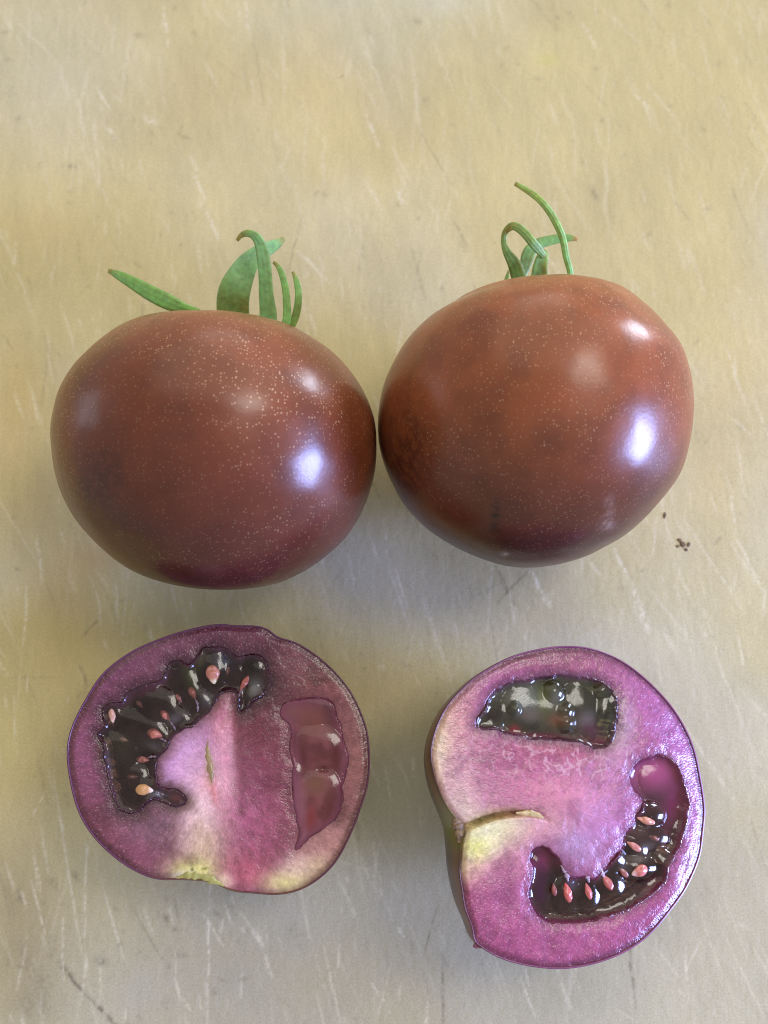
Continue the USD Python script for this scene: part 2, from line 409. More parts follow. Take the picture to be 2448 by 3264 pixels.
    for k, q in enumerate(rings):
        cur = n0 + k * len(loop) + np.arange(len(loop))
        nx_, pr = np.roll(cur, -1), np.roll(prev, -1)
        faces += [np.stack([prev, cur, nx_], 1), np.stack([prev, nx_, pr], 1)]
        prev = cur
    v = np.vstack([top] + rings + [[[0, 0.02, -0.012]]])
    faces.append(np.stack([np.full(len(loop), len(v) - 1), prev, np.roll(prev, -1)], 1)[:, [0, 2, 1]])
    cc = np.vstack([col.reshape(-1, 3), np.tile(base, (len(v) - len(top), 1))])
    ff = np.vstack(faces)
    if np.cross(v[f[0, 1]] - v[f[0, 0]], v[f[0, 2]] - v[f[0, 0]])[2] < 0:
        ff = ff[:, ::-1]
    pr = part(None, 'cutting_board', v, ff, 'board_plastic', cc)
    tag(pr, 'yellowed pale plastic cutting board covered in fine knife scratches under all the tomatoes', 'cutting board')


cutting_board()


# ------------------------------------------------------------------ whole tomatoes
def whole_tomato(outline, lean, elev, paint, loc_label, dip=0.0):
    """A body turned round its stem axis whose side outlines differ left and right, fitted to the fruit's real outline."""
    l, e = math.radians(lean), math.radians(elev)
    ev = np.array([math.sin(l) * math.cos(e), math.cos(l) * math.cos(e), math.sin(e)])
    eu = np.array([math.cos(l), -math.sin(l), 0.0])
    ew = np.cross(eu, ev)
    pl = dense(outline, 1400)
    poly = shapely.Polygon(pl)
    cpx = np.array(poly.centroid.coords[0])
    nt, na = 260, 400
    th, al = np.linspace(0, math.pi, nt), np.arange(na) / na * 2 * math.pi
    T, A = np.meshgrid(th, al, indexing='ij')
    RR = RL = np.full(nt, 0.0155)
    zc = 0.0155
    wr, wl = 0.5 * (1 + np.cos(A)), 0.5 * (1 - np.cos(A))

    def body(RR, RL, c, dimple=0.0):
        r = wr * RR[:, None] + wl * RL[:, None]
        # a soft squareness: the shoulders stay broad towards the viewer
        r = r * (1 + 0.035 * np.sin(2 * T) ** 2 * np.sin(A) ** 2)
        r = r * (1 - dimple * np.exp(-(T / 0.26) ** 2))
        if dimple:
            r = r * (1 - dip * np.exp(-(T / 0.42) ** 2) * np.clip(np.sin(A), 0, 1) ** 2)
        d = np.cos(T)[..., None] * ev + np.sin(T)[..., None] * (np.cos(A)[..., None] * eu + np.sin(A)[..., None] * ew)
        return (c + r[..., None] * d).reshape(-1, 3)

    def polar(pp, c, axis):
        d = pp - c
        ang = np.arctan2(d[:, 0], -d[:, 1]) - math.atan2(axis[0], -axis[1])
        return (ang + math.pi) % (2 * math.pi) - math.pi, np.hypot(d[:, 0], d[:, 1])

    for it in range(14):
        c = at_z(cpx, zc)[0]
        v = body(RR, RL, c)
        zc += -v[:, 2].min()
        c = at_z(cpx, zc)[0]
        v = body(RR, RL, c)
        ax = to_photo(c + ev * 0.002) - to_photo(c)
        cp = to_photo(c)
        av, rv = polar(to_photo(v), cp, ax)
        at_, rt = polar(pl, cp, ax)
        o = np.argsort(at_)
        bins = np.linspace(-math.pi, math.pi, 181)
        mid = (bins[1:] + bins[:-1]) / 2
        k = np.digitize(av, bins) - 1
        sil = np.array([rv[k == b].max() if (k == b).any() else np.nan for b in range(180)])
        tgt = np.interp(mid, at_[o], rt[o], period=2 * math.pi)
        ratio = np.where(np.isnan(sil), 1, tgt / sil)
        ratio = gaussian_filter1d(ratio, 1.5, mode='wrap')
        fR = np.interp(th, mid[mid > 0], ratio[mid > 0])
        fL = np.interp(th, -mid[mid < 0][::-1], ratio[mid < 0][::-1])
        m0, m1 = (fR[0] + fL[0]) / 2, (fR[-1] + fL[-1]) / 2
        for F in (fR, fL):
            F[:] = F + (m0 - F) * np.exp(-(th / 0.06) ** 2) + (m1 - F) * np.exp(-((math.pi - th) / 0.12) ** 2)
        RR, RL = gaussian_filter1d(RR * fR, 1.2, mode='nearest'), gaussian_filter1d(RL * fL, 1.2, mode='nearest')
    v = body(RR * 0.998, RL * 0.998, c, 0.16)
    v[:, 2] -= v[:, 2].min()
    # slight irregularity of a real fruit
    n = (v - c) / np.linalg.norm(v - c, axis=1)[:, None]
    v = v + n * ((fbm(v * 110 + 7, 3, 1) - 0.5) * 0.0004)[:, None]
    f = orient(v, grid_faces(nt, na, True), c)
    t, a = T.ravel() / math.pi, A.ravel()
    col, dots = paint(v, t, a)
    owner = thing('whole_tomato', (c[0], c[1], 0), loc_label, 'tomato')
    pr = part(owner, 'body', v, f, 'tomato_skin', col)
    UsdGeom.PrimvarsAPI(UsdGeom.Mesh(pr)).CreatePrimvar('dots', Sdf.ValueTypeNames.FloatArray, 'vertex').Set(Vt.FloatArray.FromNumpy(np.float32(dots)))
    pole = c + ev * (0.5 * (RR[0] + RL[0])) * 0.86
    return owner, c, ev, pole, v


def skin_paint(seed, warm, side, base, marks=()):
    def paint(v, t, a):
        n1, n2 = fbm(v * 95 + seed, 4, seed), fbm(v * 260 + seed, 3, seed + 3)
        col = np.tile(lin(base, 0.80), (len(v), 1))
        col = lerp(col, lin((138, 80, 52), 0.80), smooth_step(n1, 0.42, 0.68) * 0.55 * warm)
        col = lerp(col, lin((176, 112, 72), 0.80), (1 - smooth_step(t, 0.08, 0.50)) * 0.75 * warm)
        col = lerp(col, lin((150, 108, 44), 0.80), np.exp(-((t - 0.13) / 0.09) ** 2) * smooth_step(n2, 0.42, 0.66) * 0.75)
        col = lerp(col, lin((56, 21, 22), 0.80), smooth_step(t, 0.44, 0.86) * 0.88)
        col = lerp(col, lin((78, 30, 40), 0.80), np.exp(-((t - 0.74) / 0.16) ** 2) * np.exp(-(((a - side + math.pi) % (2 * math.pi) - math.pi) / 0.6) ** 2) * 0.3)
        col = lerp(col, lin((64, 34, 28), 0.80), smooth_step(n2, 0.5, 0.75) * 0.22)
        px = to_photo(v)
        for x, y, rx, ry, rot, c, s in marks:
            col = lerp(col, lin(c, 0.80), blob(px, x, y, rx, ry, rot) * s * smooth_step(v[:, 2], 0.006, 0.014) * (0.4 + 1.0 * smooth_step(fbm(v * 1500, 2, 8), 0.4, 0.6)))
        d = 0.25 + 0.80 * np.exp(-((t - 0.28) / 0.22) ** 2)
        d *= 0.4 + 0.9 * smooth_step(n1, 0.38, 0.62)
        return col, np.clip(d, 0, 1)
    return paint


def corners(*quads):
    """Outline points noted in four enlarged corners of the photo, each (x, y of the corner, points)."""
    return np.vstack([crop(p, (x, y), 3.072) for x, y, p in quads])


o1 = corners((680, 960, [(120, 139), (250, 133), (380, 135), (500, 145), (640, 172), (800, 237), (960, 330), (1100, 425), (1220, 530), (1320, 640), (1400, 750), (1470, 870), (1525, 985), (1565, 1100), (1592, 1229)]),
             (680, 1430, [(1602, 0)]),
             (680, 1500, [(1592, 0), (1570, 100), (1530, 240), (1470, 380), (1400, 515), (1300, 660), (1200, 765), (1080, 865), (950, 957), (830, 1025), (700, 1083), (560, 1130), (420, 1158), (300, 1171), (150, 1176), (0, 1172)]),
             (140, 1500, [(1550, 1160), (1400, 1145), (1250, 1120), (1100, 1083), (950, 1027), (830, 967), (700, 880), (540, 745), (420, 620), (300, 470), (215, 330), (150, 190), (100, 30)]),
             (140, 1430, [(62, 0)]),
             (140, 960, [(52, 1229), (70, 1120), (100, 985), (150, 840), (225, 695), (310, 580), (420, 468), (560, 350), (700, 248), (850, 167), (960, 124), (1100, 95), (1220, 86), (1350, 92), (1500, 110), (1659, 136)]))
o2 = corners((1700, 850, [(0, 63), (150, 59), (300, 60), (450, 71), (600, 96), (750, 140), (900, 206), (1050, 310), (1180, 428), (1300, 560), (1400, 682), (1470, 802), (1530, 960), (1563, 1120), (1576, 1229)]),
             (1700, 1340, [(1572, 0)]),
             (1700, 1440, [(1512, 10), (1470, 150), (1410, 270), (1330, 390), (1230, 510), (1120, 630), (1000, 742), (850, 858), (700, 945), (570, 1015), (430, 1066), (300, 1100), (150, 1127), (0, 1138)]),
             (1190, 1440, [(1550, 1139), (1400, 1133), (1230, 1106), (1080, 1062), (920, 1000), (780, 932), (650, 853), (520, 758), (400, 648), (300, 530), (220, 402), (150, 262), (100, 130), (65, 0)]),
             (1190, 1345, [(42, 0)]),
             (1190, 850, [(80, 1229), (108, 1130), (160, 1000), (230, 862), (320, 722), (430, 600), (550, 490), (680, 400), (800, 325), (960, 252), (1130, 195), (1280, 150), (1420, 112), (1560, 76)]))
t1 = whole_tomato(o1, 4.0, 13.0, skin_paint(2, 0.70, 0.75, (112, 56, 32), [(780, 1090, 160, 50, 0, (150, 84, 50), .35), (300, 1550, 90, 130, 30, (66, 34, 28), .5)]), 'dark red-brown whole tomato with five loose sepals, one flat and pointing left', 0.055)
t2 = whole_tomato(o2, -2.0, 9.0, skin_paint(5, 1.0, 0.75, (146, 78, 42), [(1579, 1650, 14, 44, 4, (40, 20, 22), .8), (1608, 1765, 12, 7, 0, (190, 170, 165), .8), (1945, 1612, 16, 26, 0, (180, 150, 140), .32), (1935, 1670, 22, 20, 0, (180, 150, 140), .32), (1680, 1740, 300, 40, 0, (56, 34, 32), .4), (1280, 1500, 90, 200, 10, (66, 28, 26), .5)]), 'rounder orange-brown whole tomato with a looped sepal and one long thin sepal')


# ------------------------------------------------------------------ sepals
def ribbon(path, widths, thick, fold, twist=0.0, n=46, m=11):
    """A tapering leaf strip along a 3-D path; fold makes it a shallow gutter. It faces up towards +z and back to -y."""
    path, widths = np.asarray(path, float), np.asarray(widths, float)
    s = np.r_[0, np.cumsum(np.linalg.norm(np.diff(path, axis=0), axis=1))]
    u = np.linspace(0, s[-1], n)
    c, w = CubicSpline(s, path)(u), np.interp(u, s, widths)
    w = gaussian_filter1d(w, 1.2, mode='nearest')
    tan = np.gradient(c, axis=0)
    tan /= np.linalg.norm(tan, axis=1)[:, None]
    ref = CAM - c
    ref /= np.linalg.norm(ref, axis=1)[:, None]
    side = np.cross(tan, ref)
    ln = np.linalg.norm(side, axis=1)[:, None]
    side = side / np.maximum(ln, 1e-9)
    nor = np.cross(side, tan)
    ang = twist * np.linspace(0, 1, n)
    side, nor = side * np.cos(ang)[:, None] + nor * np.sin(ang)[:, None], nor * np.cos(ang)[:, None] - side * np.sin(ang)[:, None]
    q = np.linspace(-1, 1, m)
    round_ = np.sqrt(np.clip(1 - np.abs(q) ** 3, 0, 1))
    rows = []
    for sgn in (1, -1):
        off = side[:, None, :] * (q[None, :, None] * w[:, None, None] / 2)
        h = fold * (q ** 2)[None, :] * w[:, None] + sgn * np.minimum(thick, w * 0.45)[:, None] * 0.5 * round_[None, :]
        if sgn == 1:
            h = h + (0.10 * np.exp(-(q / 0.18) ** 2))[None, :] * np.minimum(thick, w)[:, None]
        rows.append(c[:, None, :] + off + nor[:, None, :] * h[..., None])
    ring = np.concatenate([rows[0], rows[1][:, ::-1]], 1)
    k = ring.shape[1]
    v = np.vstack([ring.reshape(-1, 3), c[:1], c[-1:]])
    f = [grid_faces(n, k, True)]
    for cap, base in ((n * k, 0), (n * k + 1, (n - 1) * k)):
        i = base + np.arange(k)
        j = base + (np.arange(k) + 1) % k
        f.append(np.stack([np.full(k, cap), i, j], 1) if cap == n * k else np.stack([np.full(k, cap), j, i], 1))
    return v, orient(v, np.vstack(f), v.mean(0)), np.r_[np.repeat(u / s[-1], k), 0, 1], np.r_[np.tile(np.r_[np.abs(q), np.abs(q)], n), 0, 0]


def sepal(tomato, pts, origin, scale, depth, col_a, col_b, tip=(120, 110, 60), hub=True, fold=0.12, thick=0.00055, label=None, seed=0, tip_from=0.93):
    """pts: (x, y, width) in a crop of the photo; depth: heights z over the board along it."""
    owner, c, ev, pole = tomato[:4]
    q = np.asarray(pts, float)
    src = crop(q[:, :2], origin, scale)
    z = np.interp(np.linspace(0, 1, len(q)), np.linspace(0, 1, len(depth)), depth)
    w3 = at_z(src, z)
    wid = q[:, 2] / scale / 1224 * TH * np.linalg.norm(w3 - CAM, axis=1)
    if hub:
        a = pole + ev * 0.0002
        w3 = np.vstack([a, a * 0.45 + w3[0] * 0.55 + ev * 0.0002, w3])
        wid = np.r_[wid[0] * 0.7, wid[0] * 0.9, wid]
    v, f, u, e = ribbon(w3, wid, thick, fold)
    nn = fbm(v * 900 + seed, 3, seed)
    col = np.tile(lin(col_a), (len(v), 1))
    col = lerp(col, lin(col_b), smooth_step(u, 0.1, 0.75))
    col = lerp(col, lin((96, 138, 98)), (smooth_step(nn, 0.45, 0.7)) * 0.35)
    col = lerp(col, lin((50, 84, 44)), smooth_step(e, 0.8, 1.0) * 0.25)
    col = lerp(col, lin(tip), smooth_step(u, tip_from, 1.0) * 0.9)
    part((CALYX[str(owner[0].GetPath())], owner[1]), 'sepal', v, f, 'sepal_green', col * np.array([1.45, 1.48, 1.15]), label)


CALYX = {}


def calyx(tomato):
    owner, c, ev, pole = tomato[:4]
    m = trimesh.creation.icosphere(3, 1.0)
    side = np.cross(ev, [0, 0, 1.0])
    side /= np.linalg.norm(side)
    up = np.cross(side, ev)
    v = m.vertices * [0.0028, 0.0028, 0.0012]
    v = pole + v[:, :1] * side + v[:, 1:2] * up + v[:, 2:] * ev
    col = np.tile(lin((78, 120, 62)), (len(v), 1)) * (0.8 + 0.4 * noise(v * 900))[:, None]
    CALYX[str(owner[0].GetPath())] = part(owner, 'calyx', v, m.faces, 'sepal_green', col)


C5, K5 = (300, 700), 2.37
zt = t1[1][2]
calyx(t1)
sepal(t1, [(840, 712, 14), (690, 672, 76), (560, 622, 122), (420, 552, 112), (300, 482, 92), (190, 422, 66), (112, 388, 28)], C5, K5, [zt + .002, zt + .004, zt + .003, zt + .001], (96, 158, 66), (92, 140, 78),
      fold=0.10, thick=0.0008, label='bright green flat sepal spreading to the left', seed=1)
sepal(t1, [(1050, 730, 235), (1048, 640, 235), (1060, 545, 236), (1110, 420, 190), (1180, 310, 140), (1270, 240, 108), (1350, 200, 88), (1435, 142, 26)], C5, K5, [zt - .002, zt + .001, zt + .001, zt - .001],
      (84, 124, 84), (92, 142, 90), fold=0.16, label='broad dark green sepal', seed=2)
sepal(t1, [(1315, 750, 134), (1305, 620, 112), (1296, 480, 98), (1285, 330, 100), (1262, 210, 92), (1222, 130, 66), (1165, 102, 52), (1112, 118, 40), (1080, 160, 18)], C5, K5, [zt + .001, zt + .004, zt + .006, zt + .005],
      (100, 154, 108), (92, 142, 92), fold=0.14, seed=3, tip_from=0.9)
sepal(t1, [(1452, 775, 66), (1456, 640, 56), (1442, 500, 52), (1416, 405, 46), (1385, 348, 36), (1355, 322, 18)], C5, K5, [zt + .001, zt + .003, zt + .003], (98, 150, 88), (98, 150, 86), fold=0.12, seed=4)
sepal(t1, [(1500, 785, 56), (1532, 690, 58), (1544, 590, 52), (1530, 470, 46), (1500, 395, 18)], C5, K5, [zt + .000, zt + .002, zt + .002], (98, 148, 84), (96, 146, 84), fold=0.12, seed=5)

C6, K6 = (1500, 540), 4.1475
zt = t2[1][2]
calyx(t2)
sepal(t2, [(1316, 1420, 74), (1270, 1180, 84), (1215, 900, 86), (1150, 745, 92), (1062, 585, 92), (960, 450, 86), (850, 350, 80), (720, 262, 72), (592, 188, 52)], C6, K6, [zt + .002, zt + .005, zt + .006, zt + .004],
      (104, 166, 108), (112, 152, 86), fold=0.05, thick=0.0013, label='long thin sepal curving up to the left', seed=6, tip_from=0.96)
sepal(t2, [(640, 1440, 190), (585, 1270, 180), (490, 1110, 110), (440, 970, 66), (450, 850, 74), (510, 770, 92), (590, 752, 104), (680, 808, 112), (790, 930, 114), (890, 1050, 116), (975, 1150, 60)], C6, K6,
      [zt + .002, zt + .004, zt + .005, zt + .007, zt + .007, zt + .005], (70, 122, 60), (100, 140, 84), fold=0.12, thick=0.0009, label='sepal bent round into a loop', seed=7, tip_from=0.99)
sepal(t2, [(690, 1440, 60), (730, 1260, 150), (770, 1110, 180), (870, 1000, 140), (1020, 945, 128), (1180, 912, 112), (1310, 905, 92), (1415, 928, 40)], C6, K6, [zt - .001, zt + .001, zt + .001, zt + .001],
      (118, 160, 146), (92, 138, 74), tip=(150, 100, 66), fold=0.12, seed=8)
sepal(t2, [(905, 1440, 215), (915, 1330, 200), (938, 1210, 172), (968, 1110, 110), (985, 1075, 50)], C6, K6, [zt + .003, zt + .0045, zt + .004], (64, 112, 52), (100, 144, 90), fold=0.18, seed=9)
sepal(t2, [(470, 1500, 60), (486, 1410, 52), (500, 1330, 16)], C6, K6, [zt - .002, zt - .001], (92, 140, 84), (96, 144, 84), fold=0.1, seed=10)


# ------------------------------------------------------------------ cut halves
def ragged(v):
    return (fbm(v * 1000, 3, 21) - 0.5) * 22


def half_tomato(face_px, origin, scale, z0, tilt, az, label, depth_mm, bulge, locules, height, paint, skin_paint_, grain_from, drop=lambda ph: ph * 0):
    """Builds skin and flesh; face_px outlines the cut. Returns a toolkit for the parts that sit in the cut."""
    n = np.array([math.sin(tilt) * math.cos(az), math.sin(tilt) * math.sin(az), math.cos(tilt)])
    src = crop(face_px, origin, scale)
    pl_src = dense(src, 900)
    cpx = np.array(shapely.Polygon(pl_src).centroid.coords[0])
    K = {}
    for it in range(4):
        c = at_z(cpx, z0)[0]
        e1 = np.cross([0, 1.0, 0], n)
        e1 /= np.linalg.norm(e1)
        e2 = np.cross(n, e1)
        P3 = on_plane(pl_src, c, n)
        uv = np.stack([(P3 - c) @ e1, (P3 - c) @ e2], -1)
        ang = np.unwrap(np.arctan2(uv[:, 1], uv[:, 0]))
        if ang[-1] < ang[0]:
            uv, ang = uv[::-1], ang[::-1]
        rad = np.hypot(uv[:, 0], uv[:, 1])
        nphi = 560
        phi = np.arange(nphi) / nphi * 2 * math.pi
        a2 = (ang - ang[0]) % (2 * math.pi) + ang[0]
        o = np.argsort(a2 % (2 * math.pi))
        R = np.interp(phi, (a2 % (2 * math.pi))[o], rad[o], period=2 * math.pi)
        # the skin below the cut
        npsi = 70
        psi = np.linspace(0, math.pi / 2, npsi)
        PS, PH = np.meshgrid(psi, phi, indexing='ij')
        dpt = depth_mm * 1e-3
        Rs = R * 1.0
        rr = gaussian_filter1d(Rs, 14, mode='wrap')
        mixw = smooth_step(PS, 0.0, 0.5)
        rad2 = (Rs[None, :] * (1 - mixw) + rr[None, :] * mixw) * np.cos(PS) ** 0.92 + bulge(PH) * np.sin(2 * PS) ** 1.0 * 1e-3
        body = c + rad2[..., None] * (np.cos(PH)[..., None] * e1 + np.sin(PH)[..., None] * e2) - (dpt * np.sin(PS))[..., None] * n
        zmin = body[..., 2].min()
        z0 += -zmin
    c = at_z(cpx, z0)[0]
    mm = 1e-3

    def cp(v):                      # where a point of the cut lies in the crop, in crop units
        return (to_photo(v) - np.asarray(origin)) * scale

    def plane(p):
        return on_plane(crop(p, origin, scale), c, n)

    unit = np.linalg.norm(plane([(800, 800)])[0] - plane([(810, 800)])[0]) / 10   # metres per crop unit
    rim_in = 0.00022
    owner = thing('halved_tomato', (c[0], c[1], 0), label, 'tomato half')
    # skin: cut rim + outer surface
    d0 = np.cos(phi)[:, None] * e1 + np.sin(phi)[:, None] * e2
    ring_in = c + (R - rim_in)[:, None] * d0 - 0.00012 * n
    ring_in2 = c + (R - rim_in)[:, None] * d0 - 0.0008 * n
    allr = np.concatenate([ring_in2[None], ring_in[None], body], 0)
    allr = allr - (drop(phi)[None, :, None] * 1e-3 * np.r_[1, 1, np.cos(psi) ** 2][:, None, None]) * n
    v = allr.reshape(-1, 3)
    v[:, 2] = np.maximum(v[:, 2], 0.00001)
    f = grid_faces(len(allr), nphi, True)
    f = orient(v, f, c - n * dpt * 0.4)
    psi_all = np.r_[0, 0, psi]
    part(owner, 'skin', v, f, 'cut_skin', skin_paint_(v, np.repeat(psi_all, nphi), np.tile(phi, len(allr)), cp(v)))
    # flesh
    nr = 150
    s = np.linspace(0, 1, nr) ** 0.85
    S, PH = np.meshgrid(s, phi, indexing='ij')
    pt = c + (S * (R - rim_in * 0.9)[None, :])[..., None] * (np.cos(PH)[..., None] * e1 + np.sin(PH)[..., None] * e2)
    v = pt.reshape(-1, 3)
    q = cp(v)
    edge = ((1 - S) * R[None, :]).ravel()
    sd = [signed(q, dense(L['poly'], 900)) + ragged(v) for L in locules]
    h = -0.00018 * (1 - smooth_step(edge, 0.0, 0.0009))
    h = h + (fbm(v * 700, 3, 4) - 0.5) * 0.00018
    h = h + height(q)
    for L, d in zip(locules, sd):
        deep = np.minimum(L['depth'] * mm, 0.001 + 2.5 * edge)
        h = h - 0.00022 * smooth_step(d, -70, 20)
        h = h - deep * smooth_step(d, -2, L.get('wall', 16)) ** 0.8
    h = np.where(edge > 0, h, -0.00018)
    h = h - (drop(PH) * smooth_step(S, 0.66, 1.02) ** 1.3).ravel() * 1e-3
    pr = part(owner, 'flesh', v + h[:, None] * n, orient(v + h[:, None] * n, grid_faces(nr, nphi, True), c - n * 0.01), 'tomato_flesh', paint(v, q, edge, sd, h))
    g0 = np.asarray(grain_from)
    dq = q - g0
    rq = np.hypot(dq[:, 0], dq[:, 1])
    aq = np.arctan2(dq[:, 1], dq[:, 0])
    # coordinates that run outwards from the core, wrapped so that they have no seam
    gv = np.stack([np.cos(aq) * 26 * np.sqrt(rq / 300), np.sin(aq) * 26 * np.sqrt(rq / 300), rq / 46], -1)
    UsdGeom.PrimvarsAPI(UsdGeom.Mesh(pr)).CreatePrimvar('grain', Sdf.ValueTypeNames.Vector3fArray, 'vertex').Set(Vt.Vec3fArray.FromNumpy(np.ascontiguousarray(gv, np.float32)))
    K.update(owner=owner, c=c, n=n, e1=e1, e2=e2, cp=cp, plane=plane, unit=unit, R=R, phi=phi)
    return K


def gel(K, L, mat_name, surface, cloud, label=None, step=5.0):
    """A clear jelly filling a seed chamber; surface(points) gives its height in mm over the cut."""
    poly = dense(L['poly'], 900)
    x0, y0 = poly.min(0) - 40
    x1, y1 = poly.max(0) + 40
    gx, gy = np.arange(x0, x1, step), np.arange(y0, y1, step)
    X, Y = np.meshgrid(gx, gy, indexing='ij')
    q = np.stack([X.ravel(), Y.ravel()], -1)
    base = K['plane'](q)
    sd = signed(q, poly) + ragged(base)
    h = surface(q, sd) * 1e-3
    h = np.where(sd < 0, np.minimum(h, -0.00014), h)
    top, bot = base + h[:, None] * K['n'], base - ((L['depth'] * 0.82) * 1e-3 * smooth_step(sd, -8, 26) + 0.0006)[:, None] * K['n']
    ok = (sd > -9).reshape(len(gx), len(gy))
    cell = ok[:-1, :-1] & ok[1:, :-1] & ok[1:, 1:] & ok[:-1, 1:]
    ny = len(gy)
    i, j = np.nonzero(cell)
    a, b, c_, d = i * ny + j, (i + 1) * ny + j, (i + 1) * ny + j + 1, i * ny + j + 1
    T = np.vstack([np.stack([a, b, c_], 1), np.stack([a, c_, d], 1)])
    N = len(q)
    E = np.vstack([np.stack(e, 1) for e in ((a, b), (b, c_), (c_, d), (d, a))])
    key = {}
    for e in map(tuple, E):
        key[e] = 1
    B = np.array([e for e in key if (e[1], e[0]) not in key])
    F = np.vstack([T, T[:, ::-1] + N, np.stack([B[:, 0], B[:, 0] + N, B[:, 1] + N], 1), np.stack([B[:, 0], B[:, 1] + N, B[:, 1]], 1)])
    V = np.vstack([top, bot])
    use = np.unique(F)
    re = np.full(len(V), -1)
    re[use] = np.arange(len(use))
    V, F = V[use], re[F]
    nrm = np.cross(V[F[0, 1]] - V[F[0, 0]], V[F[0, 2]] - V[F[0, 0]])
    if nrm @ K['n'] < 0:
        F = F[:, ::-1]
    col, fac = cloud(q, sd, fbm(base * 420, 3, 5))
    pr = part(K['owner'], 'seed_gel', V, F, mat_name, np.vstack([col, col])[use], label)
    UsdGeom.PrimvarsAPI(UsdGeom.Mesh(pr)).CreatePrimvar('cloud', Sdf.ValueTypeNames.FloatArray, 'vertex').Set(
        Vt.FloatArray.FromNumpy(np.float32(np.r_[fac, fac * 0][use])))
    return pr


def cloudy(base, amount, spots, edge=(84, 42, 58), soft=16):
    """Where a jelly is cloudy or shows painted reflections: a base tint and spots (x, y, rx, ry, rot, colour, amount)."""
    def f(q, sd, n):
        col, fac = np.tile(lin(base), (len(q), 1)), np.full(len(q), amount, float) * (0.4 + 1.2 * smooth_step(n, 0.35, 0.65))
        for x, y, rx, ry, rot, c, a in spots:
            w = blob(q, x, y, rx, ry, rot)
            col = lerp(col, lin(c), w)
            fac = fac + (a - fac) * w
        w = np.exp(-(np.clip(sd, 0, None) / soft) ** 1.5)
        col, fac = lerp(col, lin(edge), w), fac + (0.85 - fac) * w * (0.5 + smooth_step(n, 0.35, 0.65) * 0.5)
        return col, np.clip(fac, 0, 1)
    return f


def seed(K, under, x, y, length, width, rot, color, height, tipc=None, thick=0.6, label=None):
    """A flat drop-shaped seed; height: mm of its middle over the cut; rot: degrees clockwise in the photo, pointed end first."""
    m = trimesh.creation.icosphere(3, 1.0)
    v = np.array(m.vertices)
    t = v[:, 0]
    taper = 1 - 0.42 * smooth_step(t, -0.2, 1.0)
    height -= 0.36
    L, W = length / 2 * 0.92 * K['unit'], width / 2 * 0.9 * K['unit']
    lx, ly, lz = v[:, 0] * L, v[:, 1] * W * taper, v[:, 2] * W * thick * taper
    r = math.radians(rot)
    ax, ay = math.cos(r), math.sin(r)
    base = K['plane']([(x, y)])[0]
    dx = K['plane']([(x + 10, y)])[0] - base
    dy = K['plane']([(x, y + 10)])[0] - base
    dx, dy = dx / np.linalg.norm(dx), dy / np.linalg.norm(dy)
    A, Bv = dx * ax + dy * ay, -dx * ay + dy * ax
    p = base + lx[:, None] * A + ly[:, None] * Bv + (lz + height * 1e-3)[:, None] * K['n']
    p = p + (noise(p * 2500) - 0.5)[:, None] * K['n'] * 0.0002
    col = np.tile(lin(np.asarray(color) * 0.80 + np.array([190, 150, 120]) * 0.20, 0.85), (len(v), 1)) * (0.85 + 0.3 * noise(p * 1800, 2))[:, None]
    if tipc is not None:
        col = lerp(col, lin(tipc, 1.0), smooth_step(t, 0.35, 0.8))
    part((under, K['owner'][1]), 'seed', p, m.faces if np.linalg.det(np.stack([A, Bv, K['n']])) > 0 else m.faces[:, ::-1], 'tomato_seed', col, label)


def lens(K, name, pts, widths, height, color, material='tomato_seed', thick=0.2, label=None, rag=0.0, under=None):
    """A raised strand or scrap lying in the cut, along points of the crop."""
    q = dense(pts, 40, closed=False)
    w = np.interp(np.linspace(0, 1, 40), np.linspace(0, 1, len(widths)), widths)
    w = w * (1 + rag * (noise(np.stack([np.arange(40) * 0.38, np.zeros(40), np.zeros(40)], -1), 3) - 0.5) * 2)
    t = np.gradient(q, axis=0)
    t /= np.linalg.norm(t, axis=1)[:, None]
    side = np.stack([-t[:, 1], t[:, 0]], -1)
    a = np.linspace(0, 2 * math.pi, 14, endpoint=False)
    rows = q[:, None, :] + side[:, None, :] * (w[:, None, None] / 2 * np.cos(a)[None, :, None])
    hh = height + thick * np.sin(a)[None, :] * np.minimum(1, w / max(w.max(), 1e-9))[:, None]
    v = K['plane'](rows.reshape(-1, 2)) + (hh.ravel() * 1e-3)[:, None] * K['n']
    v = v + (noise(v * 1500) - 0.5)[:, None] * K['n'] * 0.00015
    f = [grid_faces(40, 14, True)]
    v = np.vstack([v, v[:14].mean(0), v[-14:].mean(0)])
    i, j = np.arange(14), (np.arange(14) + 1) % 14
    f += [np.stack([np.full(14, 560), i, j], 1), np.stack([np.full(14, 561), 546 + j, 546 + i], 1)]
    f = orient(v, np.vstack(f), v.mean(0))
    col = np.tile(lin(color), (len(v), 1)) * (0.8 + 0.4 * noise(v * 1600, 6))[:, None]
    part((under or K['owner'][0], K['owner'][1]), name, v, f, material, col, label)


def caps(q, items, level, gain=1.0):
    """Rounded jelly sacs: (x, y, rx, ry, rot, rise in mm) over a level; soft creases stay between them."""
    k, tot = 9.0, np.exp(9.0 * 0.0 * np.ones(len(q)))
    for x, y, rx, ry, rot, rise in items:
        c, s = math.cos(math.radians(rot)), math.sin(math.radians(rot))
        dx, dy = q[:, 0] - x, q[:, 1] - y
        r2 = ((dx * c + dy * s) / rx) ** 2 + ((-dx * s + dy * c) / ry) ** 2
        tot = tot + np.exp(k * gain * rise * np.clip(1 - r2, 0, 1) ** 0.7) - 1
    return level + np.log(tot) / k


def meniscus(h, sd, lift=0.35, width=14):
    return h + lift * np.exp(-np.clip(sd, 0, None) / width)


